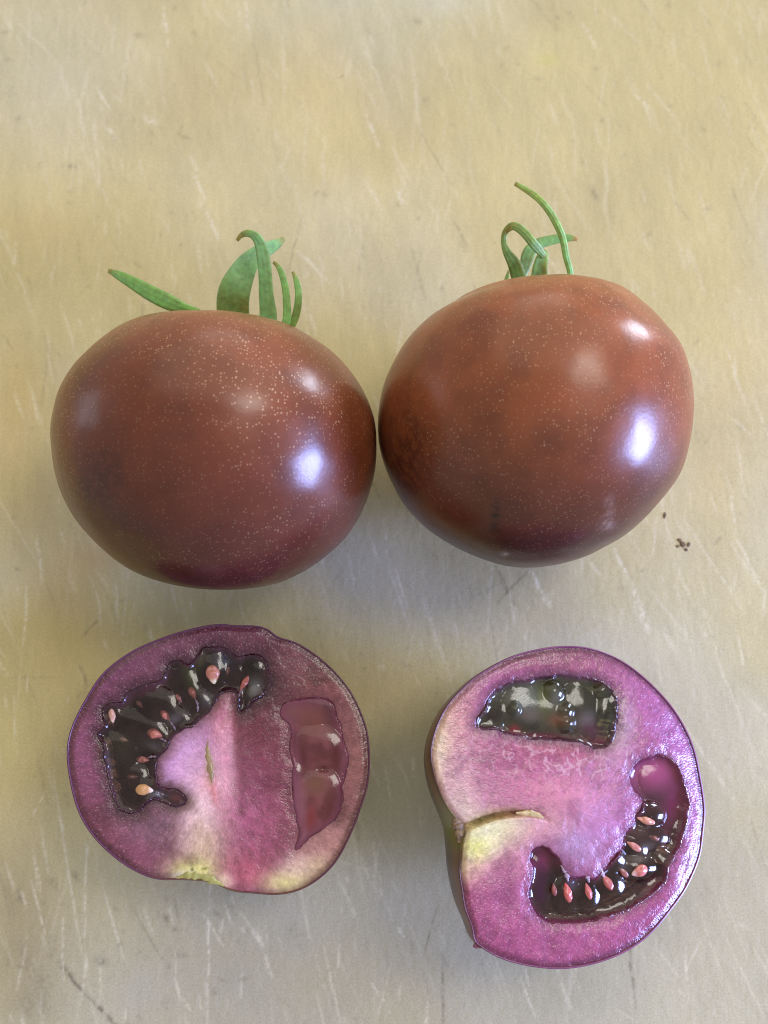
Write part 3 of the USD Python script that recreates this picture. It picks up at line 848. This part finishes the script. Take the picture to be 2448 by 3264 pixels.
# ---- left half: dark seed chamber on the left, red chamber on the right
LA = dict(depth=5.0, wall=16, poly=[(290, 950), (268, 870), (250, 800), (240, 720), (226, 660), (212, 622), (240, 590), (236, 530), (244, 485), (282, 465), (328, 468), (350, 430), (400, 392), (450, 375), (500, 360), (556, 312),
                              (575, 270), (622, 252), (680, 266), (712, 240), (740, 198), (790, 178), (850, 184), (892, 212), (930, 238), (970, 224), (1022, 220), (1060, 248), (1074, 300), (1084, 340), (1070, 390), (1040, 430),
                              (1000, 462), (962, 500), (936, 515), (924, 470), (920, 425), (900, 405), (860, 402), (832, 418), (792, 480), (735, 540), (682, 582), (640, 602), (582, 642), (556, 700), (512, 742), (500, 800), (508, 850),
                              (520, 890), (590, 905), (640, 926), (662, 962), (610, 985), (540, 966), (470, 962), (430, 1002), (382, 1022), (330, 1010)])
LB = dict(depth=3.0, wall=14, poly=[(1150, 480), (1200, 456), (1290, 440), (1368, 446), (1408, 480), (1424, 530), (1442, 570), (1450, 630), (1470, 690), (1480, 760), (1466, 820), (1452, 870), (1450, 950), (1430, 1020), (1396, 1072),
                              (1340, 1112), (1290, 1144), (1245, 1186), (1222, 1212), (1236, 1140), (1228, 1060), (1212, 980), (1202, 900), (1204, 830), (1202, 760), (1190, 700), (1196, 630), (1180, 565), (1145, 525)])


def tone_shift(col, low, high):
    t = smooth_step(col.mean(1), 0.08, 0.34)[:, None]
    return col * (np.asarray(low) * (1 - t) + np.asarray(high) * t)


def left_height(q):
    h = -0.25 * blob(q, 900, 640, 30, 240, -4) + 0.2 * blob(q, 760, 780, 120, 260, 10)
    return h * 1e-3


def left_paint(v, q, edge, sd, h):
    n1, n2, n3 = fbm(v * 330, 4, 1), fbm(v * 1100, 3, 2), fbm(v * 150 + 4, 3, 6)
    col = np.tile(lin((136, 78, 112)), (len(v), 1))
    for x, y, rx, ry, rot, c, s in [
            (250, 330, 420, 160, -42, (124, 64, 110), .8), (130, 800, 130, 300, 0, (142, 78, 122), .7), (230, 1130, 200, 130, 35, (118, 48, 76), .7), (900, 130, 420, 90, 8, (112, 54, 84), .7),
            (1330, 330, 190, 150, 40, (150, 92, 108), .8), (1520, 760, 110, 420, 0, (160, 108, 118), .85), (1420, 1200, 140, 160, 30, (186, 140, 146), .8),
            (1090, 420, 110, 150, 30, (92, 56, 68), .85), (1010, 620, 100, 170, 0, (110, 44, 66), .75), (1070, 900, 160, 330, 0, (150, 66, 112), .8), (1010, 1100, 150, 200, 0, (182, 100, 136), .6), (960, 1000, 160, 260, 0, (170, 92, 140), .5), (1090, 870, 120, 60, 0, (112, 52, 88), .45),
            (560, 1130, 260, 100, 12, (150, 112, 136), .8), (470, 1050, 150, 70, 10, (112, 78, 104), .7), (390, 1230, 180, 80, 30, (150, 86, 120), .6),
            (640, 760, 110, 170, 25, (190, 140, 190), .9), (560, 800, 60, 60, 0, (184, 130, 190), .6), (700, 560, 90, 120, 35, (162, 110, 150), .6), (720, 640, 60, 120, 30, (170, 120, 168), .5), (860, 540, 60, 140, 12, (184, 100, 128), .85), (880, 420, 34, 90, 12, (176, 98, 140), .8),
            (850, 780, 60, 300, -3, (206, 142, 156), .75), (725, 970, 95, 150, 0, (232, 202, 204), .95), (690, 780, 130, 170, 20, (206, 162, 200), .7), (760, 880, 60, 80, 0, (216, 160, 168), .7), (800, 920, 22, 80, -12, (196, 108, 112), .6),
            (740, 1180, 110, 130, 0, (196, 172, 146), .85), (690, 1300, 130, 60, -8, (190, 184, 116), .85), (720, 1330, 80, 40, 0, (206, 204, 120), .9), (640, 1340, 60, 20, -15, (226, 222, 190), .8), (850, 1370, 50, 40, 0, (226, 216, 176), .85),
            (960, 1330, 120, 110, 0, (190, 96, 122), .7), (1180, 1370, 120, 60, -8, (206, 198, 132), .95), (1240, 1290, 100, 60, -20, (222, 196, 188), .8), (1330, 1300, 70, 50, -40, (206, 188, 160), .6),
            (1300, 1180, 120, 60, -35, (186, 140, 146), .5), (690, 1312, 9, 12, 0, (90, 92, 44), .8), (755, 1306, 22, 9, -10, (112, 112, 50), .7)]:
        col = lerp(col, lin(c), blob(q, x, y, rx, ry, rot) * s)
    col = lerp(col, lin((156, 134, 78)), blob(q, 782, 800, 24, 78, -4) * smooth_step(n2, 0.3, 0.5) * 0.9)
    rays = fbm(np.stack([np.arctan2(q[:, 1] - 760, q[:, 0] - 800) * 26, np.hypot(q[:, 1] - 760, q[:, 0] - 800) * 0.012, n3], -1), 3, 7)
    col = lerp(col, lin((96, 46, 74)), smooth_step(n1, 0.54, 0.72) * 0.40)
    col = col * (0.80 + 0.4 * rays)[:, None]
    col = lerp(col, lin((78, 32, 58)), (1 - smooth_step(edge, 0.0, 0.0011)) * 0.55 * (1 - blob(q, 900, 1440, 420, 110)))
    col = lerp(col, lin((62, 30, 48)), smooth_step(sd[0], -85, 6) * 0.85 * (1 - blob(q, 700, 640, 150, 250, 25) * 0.85))
    col = lerp(col, lin((92, 58, 46)), smooth_step(sd[0], 0, 14))
    col = lerp(col, lin((176, 96, 100)), smooth_step(sd[1], 0, 16) * 0.9)
    return tone_shift(col, (0.80, 0.70, 0.47), (1.34, 1.24, 1.14))


def left_skin(v, psi, phi, q):
    col = np.tile(lin((62, 34, 46)), (len(v), 1)) * (0.75 + 0.5 * fbm(v * 300, 3, 2))[:, None]
    col = lerp(col, lin((108, 58, 84)), np.exp(-(psi / 0.09) ** 2) * 0.85)
    w = blob(q, 760, 1400, 240, 70) + blob(q, 1170, 1420, 160, 50) * .6
    col = lerp(col, lin((112, 82, 42)), w)
    return col


faceL = [(800, 64), (845, 62), (900, 67), (980, 68), (1050, 78), (1090, 98), (1115, 118), (1190, 145), (1280, 190), (1360, 250), (1440, 330), (1500, 410), (1550, 510), (1580, 600), (1593, 700), (1593, 800), (1580, 900), (1558, 970),
         (1520, 1080), (1480, 1170), (1430, 1260), (1370, 1330), (1290, 1390), (1200, 1428), (1100, 1440), (1000, 1433), (900, 1422), (850, 1404), (810, 1384), (760, 1372), (690, 1366), (610, 1364), (520, 1362), (400, 1320), (300, 1255), (200, 1160), (130, 1060), (90, 960),
         (65, 850), (52, 740), (65, 620), (100, 530), (160, 420), (220, 330), (300, 255), (400, 190), (500, 145), (600, 110), (700, 82)]
KL = half_tomato(faceL, (180, 1950), 1.595, 0.016, math.radians(6), 0.2,
                 'purple-fleshed tomato half lying flat with a dark seedy chamber and a pale red one', 16.5,
                 lambda ph: 1.3 * np.exp(-((((ph + 1.75) + math.pi) % (2 * math.pi) - math.pi) / 0.42) ** 2), [LA, LB], left_height, left_paint, left_skin, (820, 800))
sacsA = [(790, 290, 84, 116, 0, .95), (900, 300, 60, 80, 0, .5), (1005, 300, 62, 92, 0, .8), (1000, 420, 46, 70, 25, .75), (650, 350, 80, 110, -20, .75), (720, 440, 60, 80, -35, .6), (500, 470, 120, 100, -10, .75), (600, 530, 100, 62, 35, .55),
         (420, 590, 150, 100, 20, .8), (290, 530, 50, 62, 0, .6), (330, 700, 110, 110, 0, .85), (470, 650, 100, 60, 40, .5), (370, 840, 100, 90, 0, .7), (430, 920, 120, 90, 10, .8), (590, 945, 70, 40, 15, .7), (350, 970, 60, 50, 0, .4)]
gelA = gel(KL, LA, 'dark_gel', lambda q, sd: meniscus(caps(q, sacsA, -0.6, 0.72), sd, 0.6), cloudy((84, 60, 50), 0.13, [(330, 700, 80, 80, 0, (84, 78, 50), .22), (680, 330, 40, 70, -20, (90, 96, 46), .25), (730, 240, 30, 60, 10, (110, 110, 70), .25), (850, 250, 50, 40, 0, (90, 92, 110), .25), (770, 445, 45, 45, 0, (112, 104, 106), .4), (600, 545, 60, 30, -30, (120, 112, 112), .4), (1005, 390, 40, 50, 20, (140, 136, 130), .5), (500, 690, 60, 26, 20, (112, 100, 92), .35), (550, 690, 40, 30, 0, (100, 86, 84), .3), (610, 945, 45, 26, 10, (112, 60, 56), .6), (520, 930, 40, 16, 5, (120, 124, 136), .4), (260, 760, 20, 90, -8, (120, 104, 110), .35), (900, 190, 60, 30, 20, (96, 46, 60), .5), (450, 400, 140, 30, -25, (90, 46, 56), .5)], (78, 40, 54), 20), 'blackish green jelly round the seeds')  # grey spots beside the seeds are wet reflections painted into the tone
bumpsB = [(1300, 500, 130, 80, 0, .35), (1330, 690, 130, 120, 0, .5), (1240, 760, 40, 100, 0, .1), (1340, 930, 110, 150, 8, .45), (1300, 1080, 60, 110, 20, .3)]
gelB = gel(KL, LB, 'red_gel', lambda q, sd: meniscus(caps(q, bumpsB, -0.10), sd, 0.05) - 0.35 * blob(q, 1245, 740, 32, 80, -4) - 0.4 * blob(q, 1358, 800, 34, 18, 4), cloudy((150, 88, 100), 0.5, [(1190, 520, 60, 90, 0, (146, 92, 100), .8), (1300, 560, 80, 90, 0, (146, 88, 84), .6), (1420, 720, 34, 200, 0, (110, 46, 46), .55), (1390, 1000, 30, 120, 12, (112, 50, 40), .6), (1250, 740, 30, 90, -6, (92, 40, 46), .7), (1358, 800, 40, 18, 5, (92, 40, 40), .75), (1320, 880, 60, 60, 0, (146, 100, 84), .65), (1215, 880, 24, 160, 0, (150, 96, 116), .75), (1235, 1010, 34, 120, -6, (182, 120, 138), .75), (1290, 1060, 30, 90, 10, (146, 60, 62), .7), (1245, 1160, 24, 50, 20, (190, 130, 140), .7)], (134, 72, 96), 34), 'clear reddish jelly filling the right chamber')
for x, y, L_, W_, r_, c_, h_, tc in [(795, 318, 112, 86, 82, (206, 124, 108), .12, (232, 206, 176)), (690, 412, 74, 44, 62, (176, 88, 84), -.1, None), (552, 528, 74, 42, 48, (190, 96, 92), -.1, None),
                                     (498, 622, 92, 62, 15, (186, 92, 82), -.05, None), (436, 752, 74, 40, 5, (130, 62, 56), -.25, None), (446, 906, 100, 66, 4, (216, 150, 92), .15, (240, 206, 186)),
                                     (281, 530, 84, 44, 82, (212, 150, 134), .05, (226, 186, 172)), (955, 362, 100, 36, 122, (176, 76, 70), .0, None),
                                     (620, 440, 56, 30, 60, (120, 60, 56), -.12, None), (340, 650, 54, 32, 20, (118, 62, 52), -.15, None), (385, 840, 58, 30, 0, (112, 56, 50), -.15, None), (870, 300, 52, 28, 100, (120, 60, 58), -.15, None), (420, 470, 54, 30, 50, (110, 54, 52), -.2, None)]:
    seed(KL, gelA, x, y, L_, W_, r_, c_, h_, tc)
for pts in ([(702, 440), (716, 470), (716, 510)], [(572, 552), (592, 580), (606, 604)], [(518, 640), (544, 652), (562, 664)], [(462, 742), (490, 736), (512, 740)], [(944, 390), (930, 416), (922, 440)], [(488, 912), (520, 922), (556, 934)]):
    lens(KL, 'seed_stalk', pts, [5, 11, 12, 4], -0.26, (132, 100, 110), thick=0.18, rag=0.5, under=gelA)
lens(KL, 'core_fibre', [(772, 640), (770, 720), (780, 800), (790, 870)], [8, 26, 40, 34, 10], 0.10, (164, 134, 92), label='yellow-green fibre in the middle of the core', rag=0.2)
lens(KL, 'stem_scar', [(600, 1364), (660, 1340), (740, 1345), (800, 1368), (850, 1396)], [10, 34, 50, 40, 14], -0.1, (176, 164, 92), label='yellow-green scar where the stem sat', rag=0.4)

# ---- right half: tilted to the right, its stem end at the left
RC = dict(depth=5.0, wall=15, poly=[(360, 482), (376, 430), (410, 372), (442, 312), (492, 272), (560, 250), (640, 235), (730, 220), (800, 213), (870, 224), (960, 234), (1022, 260), (1062, 300), (1085, 350), (1086, 420), (1076, 490), (1062, 550),
                              (1020, 590), (960, 586), (890, 562), (800, 552), (720, 546), (640, 540), (560, 526), (500, 510), (430, 492)])
RD = dict(depth=5.0, wall=18, poly=[(640, 1122), (690, 1104), (745, 1126), (790, 1180), (818, 1235), (838, 1262), (880, 1262), (930, 1262), (972, 1268), (1004, 1236), (1040, 1200), (1080, 1150), (1118, 1102), (1130, 1040), (1168, 990), (1190, 940), (1222, 880),
                              (1190, 820), (1160, 770), (1162, 720), (1200, 668), (1270, 638), (1340, 640), (1400, 688), (1432, 760), (1450, 820), (1460, 900), (1442, 1000), (1422, 1080), (1392, 1150), (1352, 1210), (1340, 1280),
                              (1282, 1340), (1200, 1400), (1100, 1450), (1000, 1480), (900, 1496), (800, 1500), (720, 1494), (664, 1440), (634, 1380), (640, 1300), (650, 1220)])
CREASE = dense([(285, 1010), (340, 985), (420, 955), (520, 935), (620, 935), (700, 955), (760, 985)], 200, closed=False)
crease_tree = cKDTree(CREASE)


def right_height(q):
    d, i = crease_tree.query(q)
    below = q[:, 1] > CREASE[i][:, 1]
    fade = 1 - smooth_step(q[:, 0], 560, 780)
    h = np.where(below, 0.75 * np.exp(-d / 130) * smooth_step(d, 0, 22), -0.25 * np.exp(-(d / 40))) * fade
    h = h - 0.5 * np.exp(-(d / 13) ** 2) * fade
    h = h + 0.5 * blob(q, 860, 1000, 230, 210)
    return h * 1e-3


def right_paint(v, q, edge, sd, h):
    n1, n2, n3 = fbm(v * 330 + 3, 4, 11), fbm(v * 1000 + 2, 3, 12), fbm(v * 150 + 4, 3, 6)
    col = np.tile(lin((176, 96, 136)), (len(v), 1))
    for x, y, rx, ry, rot, c, s in [
            (760, 110, 420, 70, 0, (136, 66, 88), .75), (800, 170, 260, 60, 0, (172, 104, 118), .6), (1230, 330, 160, 260, -35, (180, 100, 146), .7), (1420, 560, 140, 260, -25, (176, 112, 170), .75), (1510, 950, 80, 330, 0, (170, 96, 158), .75), (1300, 1450, 260, 160, -40, (176, 84, 138), .7),
            (900, 1610, 420, 110, 0, (178, 88, 136), .7), (480, 1560, 220, 130, 40, (176, 78, 126), .6), (1060, 1680, 300, 60, -15, (150, 66, 110), .6), (370, 1400, 110, 160, 0, (172, 84, 122), .8), (300, 1330, 60, 110, 0, (160, 66, 96), .8),
            (200, 420, 90, 180, 30, (170, 108, 100), .8), (260, 520, 120, 220, 0, (206, 150, 140), .8), (165, 650, 60, 260, 0, (216, 200, 150), .95), (250, 760, 110, 170, 0, (206, 170, 158), .8), (300, 900, 110, 100, 20, (212, 196, 168), .85),
            (420, 780, 150, 160, 0, (186, 128, 142), .6), (480, 640, 160, 90, 0, (160, 92, 118), .6), (640, 650, 260, 90, 0, (176, 92, 122), .5), (800, 600, 260, 60, 5, (178, 60, 96), .6), (930, 620, 120, 60, 10, (166, 40, 76), .5), (720, 800, 260, 120, 0, (204, 118, 142), .7), (860, 860, 220, 120, 0, (212, 134, 156), .7),
            (1010, 1010, 200, 170, 0, (190, 130, 178), .7), (860, 1120, 150, 110, 0, (178, 146, 180), .85), (1100, 900, 120, 130, 0, (188, 124, 170), .6), (980, 720, 200, 100, 0, (182, 108, 148), .5), (1060, 640, 120, 90, 0, (190, 136, 164), .55), (1120, 480, 60, 150, 5, (182, 158, 176), .65),
            (520, 1160, 200, 120, -15, (206, 142, 152), .7), (560, 1010, 200, 80, -8, (214, 176, 160), .85), (480, 1400, 160, 160, 0, (178, 98, 136), .6),
            (370, 1050, 130, 80, -28, (226, 226, 140), .95), (400, 1070, 170, 90, -25, (236, 232, 180), .9), (335, 1110, 90, 80, -30, (216, 220, 116), .9), (420, 1010, 120, 40, -18, (234, 232, 176), .9), (300, 1190, 50, 70, 0, (216, 214, 150), .9), (330, 1230, 70, 60, 0, (212, 168, 140), .6),
            (470, 940, 90, 26, -12, (150, 126, 58), .85), (560, 925, 120, 22, 0, (158, 122, 76), .7), (380, 970, 60, 20, -25, (140, 136, 70), .8), (690, 1000, 60, 60, 0, (206, 140, 150), .5)]:
        col = lerp(col, lin(c), blob(q, x, y, rx, ry, rot) * s)
    rays = fbm(np.stack([np.arctan2(q[:, 1] - 900, q[:, 0] - 850) * 26, np.hypot(q[:, 1] - 900, q[:, 0] - 850) * 0.012, n3], -1), 3, 7)
    worm = np.abs(fbm(v * 620 + 1, 3, 31) - 0.5)
    area = blob(q, 620, 640, 420, 110) + blob(q, 1110, 470, 80, 190) + blob(q, 950, 690, 200, 70)
    col = lerp(col, lin((212, 184, 190)), (1 - smooth_step(worm, 0.012, 0.04)) * np.clip(area, 0, 1) * 0.42)
    col = lerp(col, lin((140, 60, 104)), smooth_step(n1, 0.54, 0.72) * 0.35)
    col = col * (0.82 + 0.36 * rays)[:, None]
    leftness = blob(q, 150, 800, 160, 560)
    col = lerp(col, lin((92, 36, 64)), (1 - smooth_step(edge, 0.0, 0.0010)) * 0.6 * (1 - np.clip(leftness, 0, 1)))
    col = lerp(col, lin((120, 74, 46)), (1 - smooth_step(edge, 0.0, 0.0006)) * 0.6 * np.clip(leftness, 0, 1) * (q[:, 1] < 980))
    col = lerp(col, lin((104, 62, 84)), smooth_step(sd[0], -60, 4) * 0.75)
    col = lerp(col, lin((116, 50, 84)), smooth_step(sd[1], -46, 4) * 0.6 * (1 - blob(q, 900, 1080, 260, 200)))
    col = lerp(col, lin((112, 74, 52)), smooth_step(sd[0], 0, 14))
    col = lerp(col, lin((112, 30, 62)), smooth_step(sd[1], 0, 12) * 0.95)
    col = lerp(col, lin((104, 62, 52)), smooth_step(sd[1], 16, 60) * (1 - blob(q, 1270, 700, 170, 110)) * 0.9)
    col = lerp(col, lin((176, 72, 104)), blob(q, 1270, 690, 140, 80) * smooth_step(sd[1], 0, 20) * 0.9)
    return tone_shift(col, (0.60, 0.49, 0.45), (0.90, 0.79, 0.76))


def right_skin(v, psi, phi, q):
    n = fbm(v * 300, 3, 2)
    col = np.tile(lin((70, 38, 46)), (len(v), 1)) * (0.75 + 0.5 * n)[:, None]
    w = np.exp(-((((phi - math.pi - 0.05) + math.pi) % (2 * math.pi) - math.pi) / 0.9) ** 2)
    col = lerp(col, lin((138, 72, 108)), np.exp(-(psi / 0.12) ** 2) * 0.85)
    col = lerp(col, lin((60, 46, 28)), w * 0.95)
    col = lerp(col, lin((136, 92, 50)), w * np.exp(-((psi - 0.10) / 0.10) ** 2) * 0.6)
    col = lerp(col, lin((126, 124, 52)), blob(q, 235, 1010, 60, 120, -25) * 0.9)
    return col * (0.85 + 0.3 * n)[:, None]


faceR = [(860, 63), (760, 66), (640, 86), (540, 116), (430, 172), (335, 235), (265, 300), (205, 370), (158, 455), (128, 545), (118, 625), (132, 720), (160, 810), (200, 895), (240, 950), (272, 985), (286, 1010), (284, 1050), (276, 1100), (272, 1160), (267, 1230), (280, 1330),
         (300, 1440), (335, 1540), (350, 1600), (385, 1630), (450, 1670), (560, 1710), (700, 1735), (820, 1738), (930, 1722), (1040, 1690), (1150, 1640), (1250, 1570), (1330, 1490), (1380, 1430), (1450, 1340), (1500, 1250), (1540, 1150), (1560, 1030), (1570, 930), (1565, 850),
         (1545, 730), (1520, 620), (1470, 500), (1400, 390), (1310, 290), (1200, 195), (1100, 130), (1000, 88), (930, 70)]
KR = half_tomato(faceR, (1300, 2020), 1.6265, 0.017, math.radians(15), 0.15,
                 'wet magenta tomato half tilted to the right with its yellow stem end at the left', 18.0,
                 lambda ph: 0.75 * np.exp(-((((ph - math.pi - 0.18) + math.pi) % (2 * math.pi) - math.pi) / 0.62) ** 2), [RC, RD], right_height, right_paint, right_skin, (860, 950), lambda ph: 1.3 * np.clip(np.cos(ph - 0.1), 0, 1) ** 2.5)
sacsC = [(560, 390, 40, 46, 0, 1.0), (640, 390, 150, 150, 0, .55), (440, 420, 90, 90, 0, .35), (765, 300, 62, 66, 0, 1.0), (760, 400, 120, 130, 0, .6), (822, 400, 56, 52, 0, 1.0), (826, 460, 56, 56, 0, 1.1), (920, 380, 110, 150, -20, .65), (1030, 400, 66, 150, 5, .8), (1010, 300, 52, 46, 0, .8), (1000, 520, 90, 50, 10, .4)]
gelC = gel(KR, RC, 'olive_gel', lambda q, sd: meniscus(caps(q, sacsC, -0.8), sd, 0.6), cloudy((92, 88, 64), 0.22, [(620, 350, 90, 80, 0, (116, 120, 106), .5), (640, 420, 60, 40, 0, (124, 106, 92), .5), (715, 330, 40, 80, 0, (92, 100, 34), .6), (765, 330, 40, 50, 0, (116, 112, 96), .5), (900, 330, 80, 80, 0, (84, 80, 52), .3), (930, 450, 60, 60, 20, (124, 110, 104), .5), (780, 450, 50, 40, 0, (136, 86, 56), .5), (560, 500, 30, 30, 0, (150, 24, 40), .55), (700, 530, 200, 22, 3, (110, 30, 44), .5), (1000, 560, 80, 34, 0, (110, 34, 54), .6), (960, 500, 60, 40, 0, (116, 66, 78), .4), (440, 420, 60, 60, 0, (70, 58, 46), .2)]), 'glossy olive jelly in the upper chamber')
sacsD = [(1270, 940, 92, 76, 0, 1.0), (1260, 1050, 120, 80, 10, .7), (1190, 1110, 90, 60, 25, .7), (1090, 1180, 70, 70, 0, .9), (1210, 1215, 110, 80, 0, 1.0), (1060, 1290, 80, 100, -30, .7), (940, 1350, 80, 110, 0, .55), (840, 1360, 80, 110, 0, .55), (720, 1250, 70, 150, 0, .25),
         (1330, 1180, 60, 80, 0, .6), (1120, 1380, 160, 90, -25, .3), (1330, 760, 120, 110, 30, .4)]
gelD = gel(KR, RD, 'dark_gel', lambda q, sd: meniscus(caps(q, sacsD, -1.1), sd, 0.8, 16), cloudy((96, 68, 56), 0.12, [(1290, 715, 190, 130, 0, (156, 70, 106), .97), (1400, 880, 60, 150, 10, (124, 48, 78), .7), (710, 1180, 60, 80, 10, (140, 52, 88), .6), (700, 1330, 40, 120, 0, (92, 44, 70), .35), (1200, 1030, 60, 40, 20, (110, 80, 70), .4), (1250, 1110, 50, 30, -20, (112, 100, 96), .5), (1200, 1170, 50, 24, 0, (124, 110, 96), .45), (1130, 1220, 34, 50, 0, (110, 98, 96), .4), (860, 1300, 40, 40, 0, (110, 96, 104), .35), (1290, 1310, 60, 40, -40, (116, 58, 70), .4), (900, 1440, 240, 40, -4, (86, 64, 46), .25)], (112, 44, 72), 20), 'wet dark brown jelly in the lower crescent chamber')
for x, y, L_, W_, r_, c_, h_, tc in [(1240, 968, 112, 42, 195, (224, 140, 114), .05, None), (1182, 1104, 96, 38, 208, (206, 116, 104), -.1, None), (1206, 1232, 96, 64, 160, (216, 108, 104), .1, (230, 180, 176)),
                                     (838, 1345, 98, 48, 255, (208, 84, 84), -.2, (196, 70, 70)), (946, 1338, 84, 40, 250, (208, 90, 92), -.2, None), (1044, 1290, 98, 46, 232, (190, 84, 82), -.15, None),
                                     (1130, 1240, 70, 34, 220, (150, 76, 72), -.25, None), (1290, 1060, 66, 32, 195, (140, 70, 64), -.25, None), (770, 1330, 60, 30, 262, (140, 54, 60), -.3, None)]:
    seed(KR, gelD, x, y, L_, W_, r_, c_, h_, tc)
for pts in ([(800, 1200), (826, 1240), (836, 1285)], [(900, 1200), (930, 1245), (944, 1290)], [(990, 1210), (1010, 1240), (1022, 1262)]):
    lens(KR, 'seed_stalk', pts, [16, 24, 26, 8], -0.28, (190, 156, 182), thick=0.3, rag=0.35, under=gelD)
lens(KR, 'core_fibre', [(560, 930), (640, 935), (700, 955), (735, 985)], [14, 30, 46, 30, 12], 0.0, (196, 164, 112), label='yellow fibre running into the core', rag=0.2)
lens(KR, 'stem_scar', [(232, 940), (256, 985), (272, 1035), (266, 1085)], [12, 40, 66, 54, 16], -0.2, (62, 54, 28), thick=0.5, label='ragged dark scar where the stem sat', rag=0.3, material='dark_crumb')
lens(KR, 'skin_flap', [(385, 1612), (365, 1616), (352, 1632)], [46, 40, 26], -0.35, (96, 40, 58))


# ------------------------------------------------------------------ crumbs
def crumb(x, y, w, h, rot, label, seed_):
    p = at_z([(x, y)], 0.0)[0]
    m = trimesh.creation.icosphere(2, 1.0)
    v = np.array(m.vertices)
    v = v * (1 + 0.9 * (noise(v * 1.7 + seed_ * 3.1, seed_) - 0.5))[:, None]
    r = math.radians(-rot)
    s = 0.0000482 / 2
    lx, ly = v[:, 0] * w * s, v[:, 1] * h * s
    v = np.stack([p[0] + lx * math.cos(r) - ly * math.sin(r), p[1] + lx * math.sin(r) + ly * math.cos(r), v[:, 2] * min(w, h) * s * 0.3], -1)
    v[:, 2] -= v[:, 2].min() * 0.6
    pr = part(None, 'crumb', v, m.faces, 'dark_crumb')
    tag(pr, label, 'crumb', 'dark crumbs on the board right of the tomatoes')


crumb(2119, 1642, 9, 20, 5, 'tiny dark crumb alone on the board below the right whole tomato', 1)
for k, (x, y, w, h, r, what) in enumerate([(2166, 1722, 14, 11, 10, 'topmost crumb of the little cluster on the board near the right edge'), (2176, 1735, 20, 14, 40, 'largest crumb, in the middle of the little cluster near the right edge'),
                                           (2194, 1736, 9, 18, 20, 'narrow upright crumb at the right of the little cluster'), (2160, 1742, 11, 8, 0, 'smallest crumb at the left of the little cluster'),
                                           (2186, 1752, 12, 9, 30, 'lowest crumb of the little cluster on the board')]):
    crumb(x, y, w, h, r, what, 2 + k)
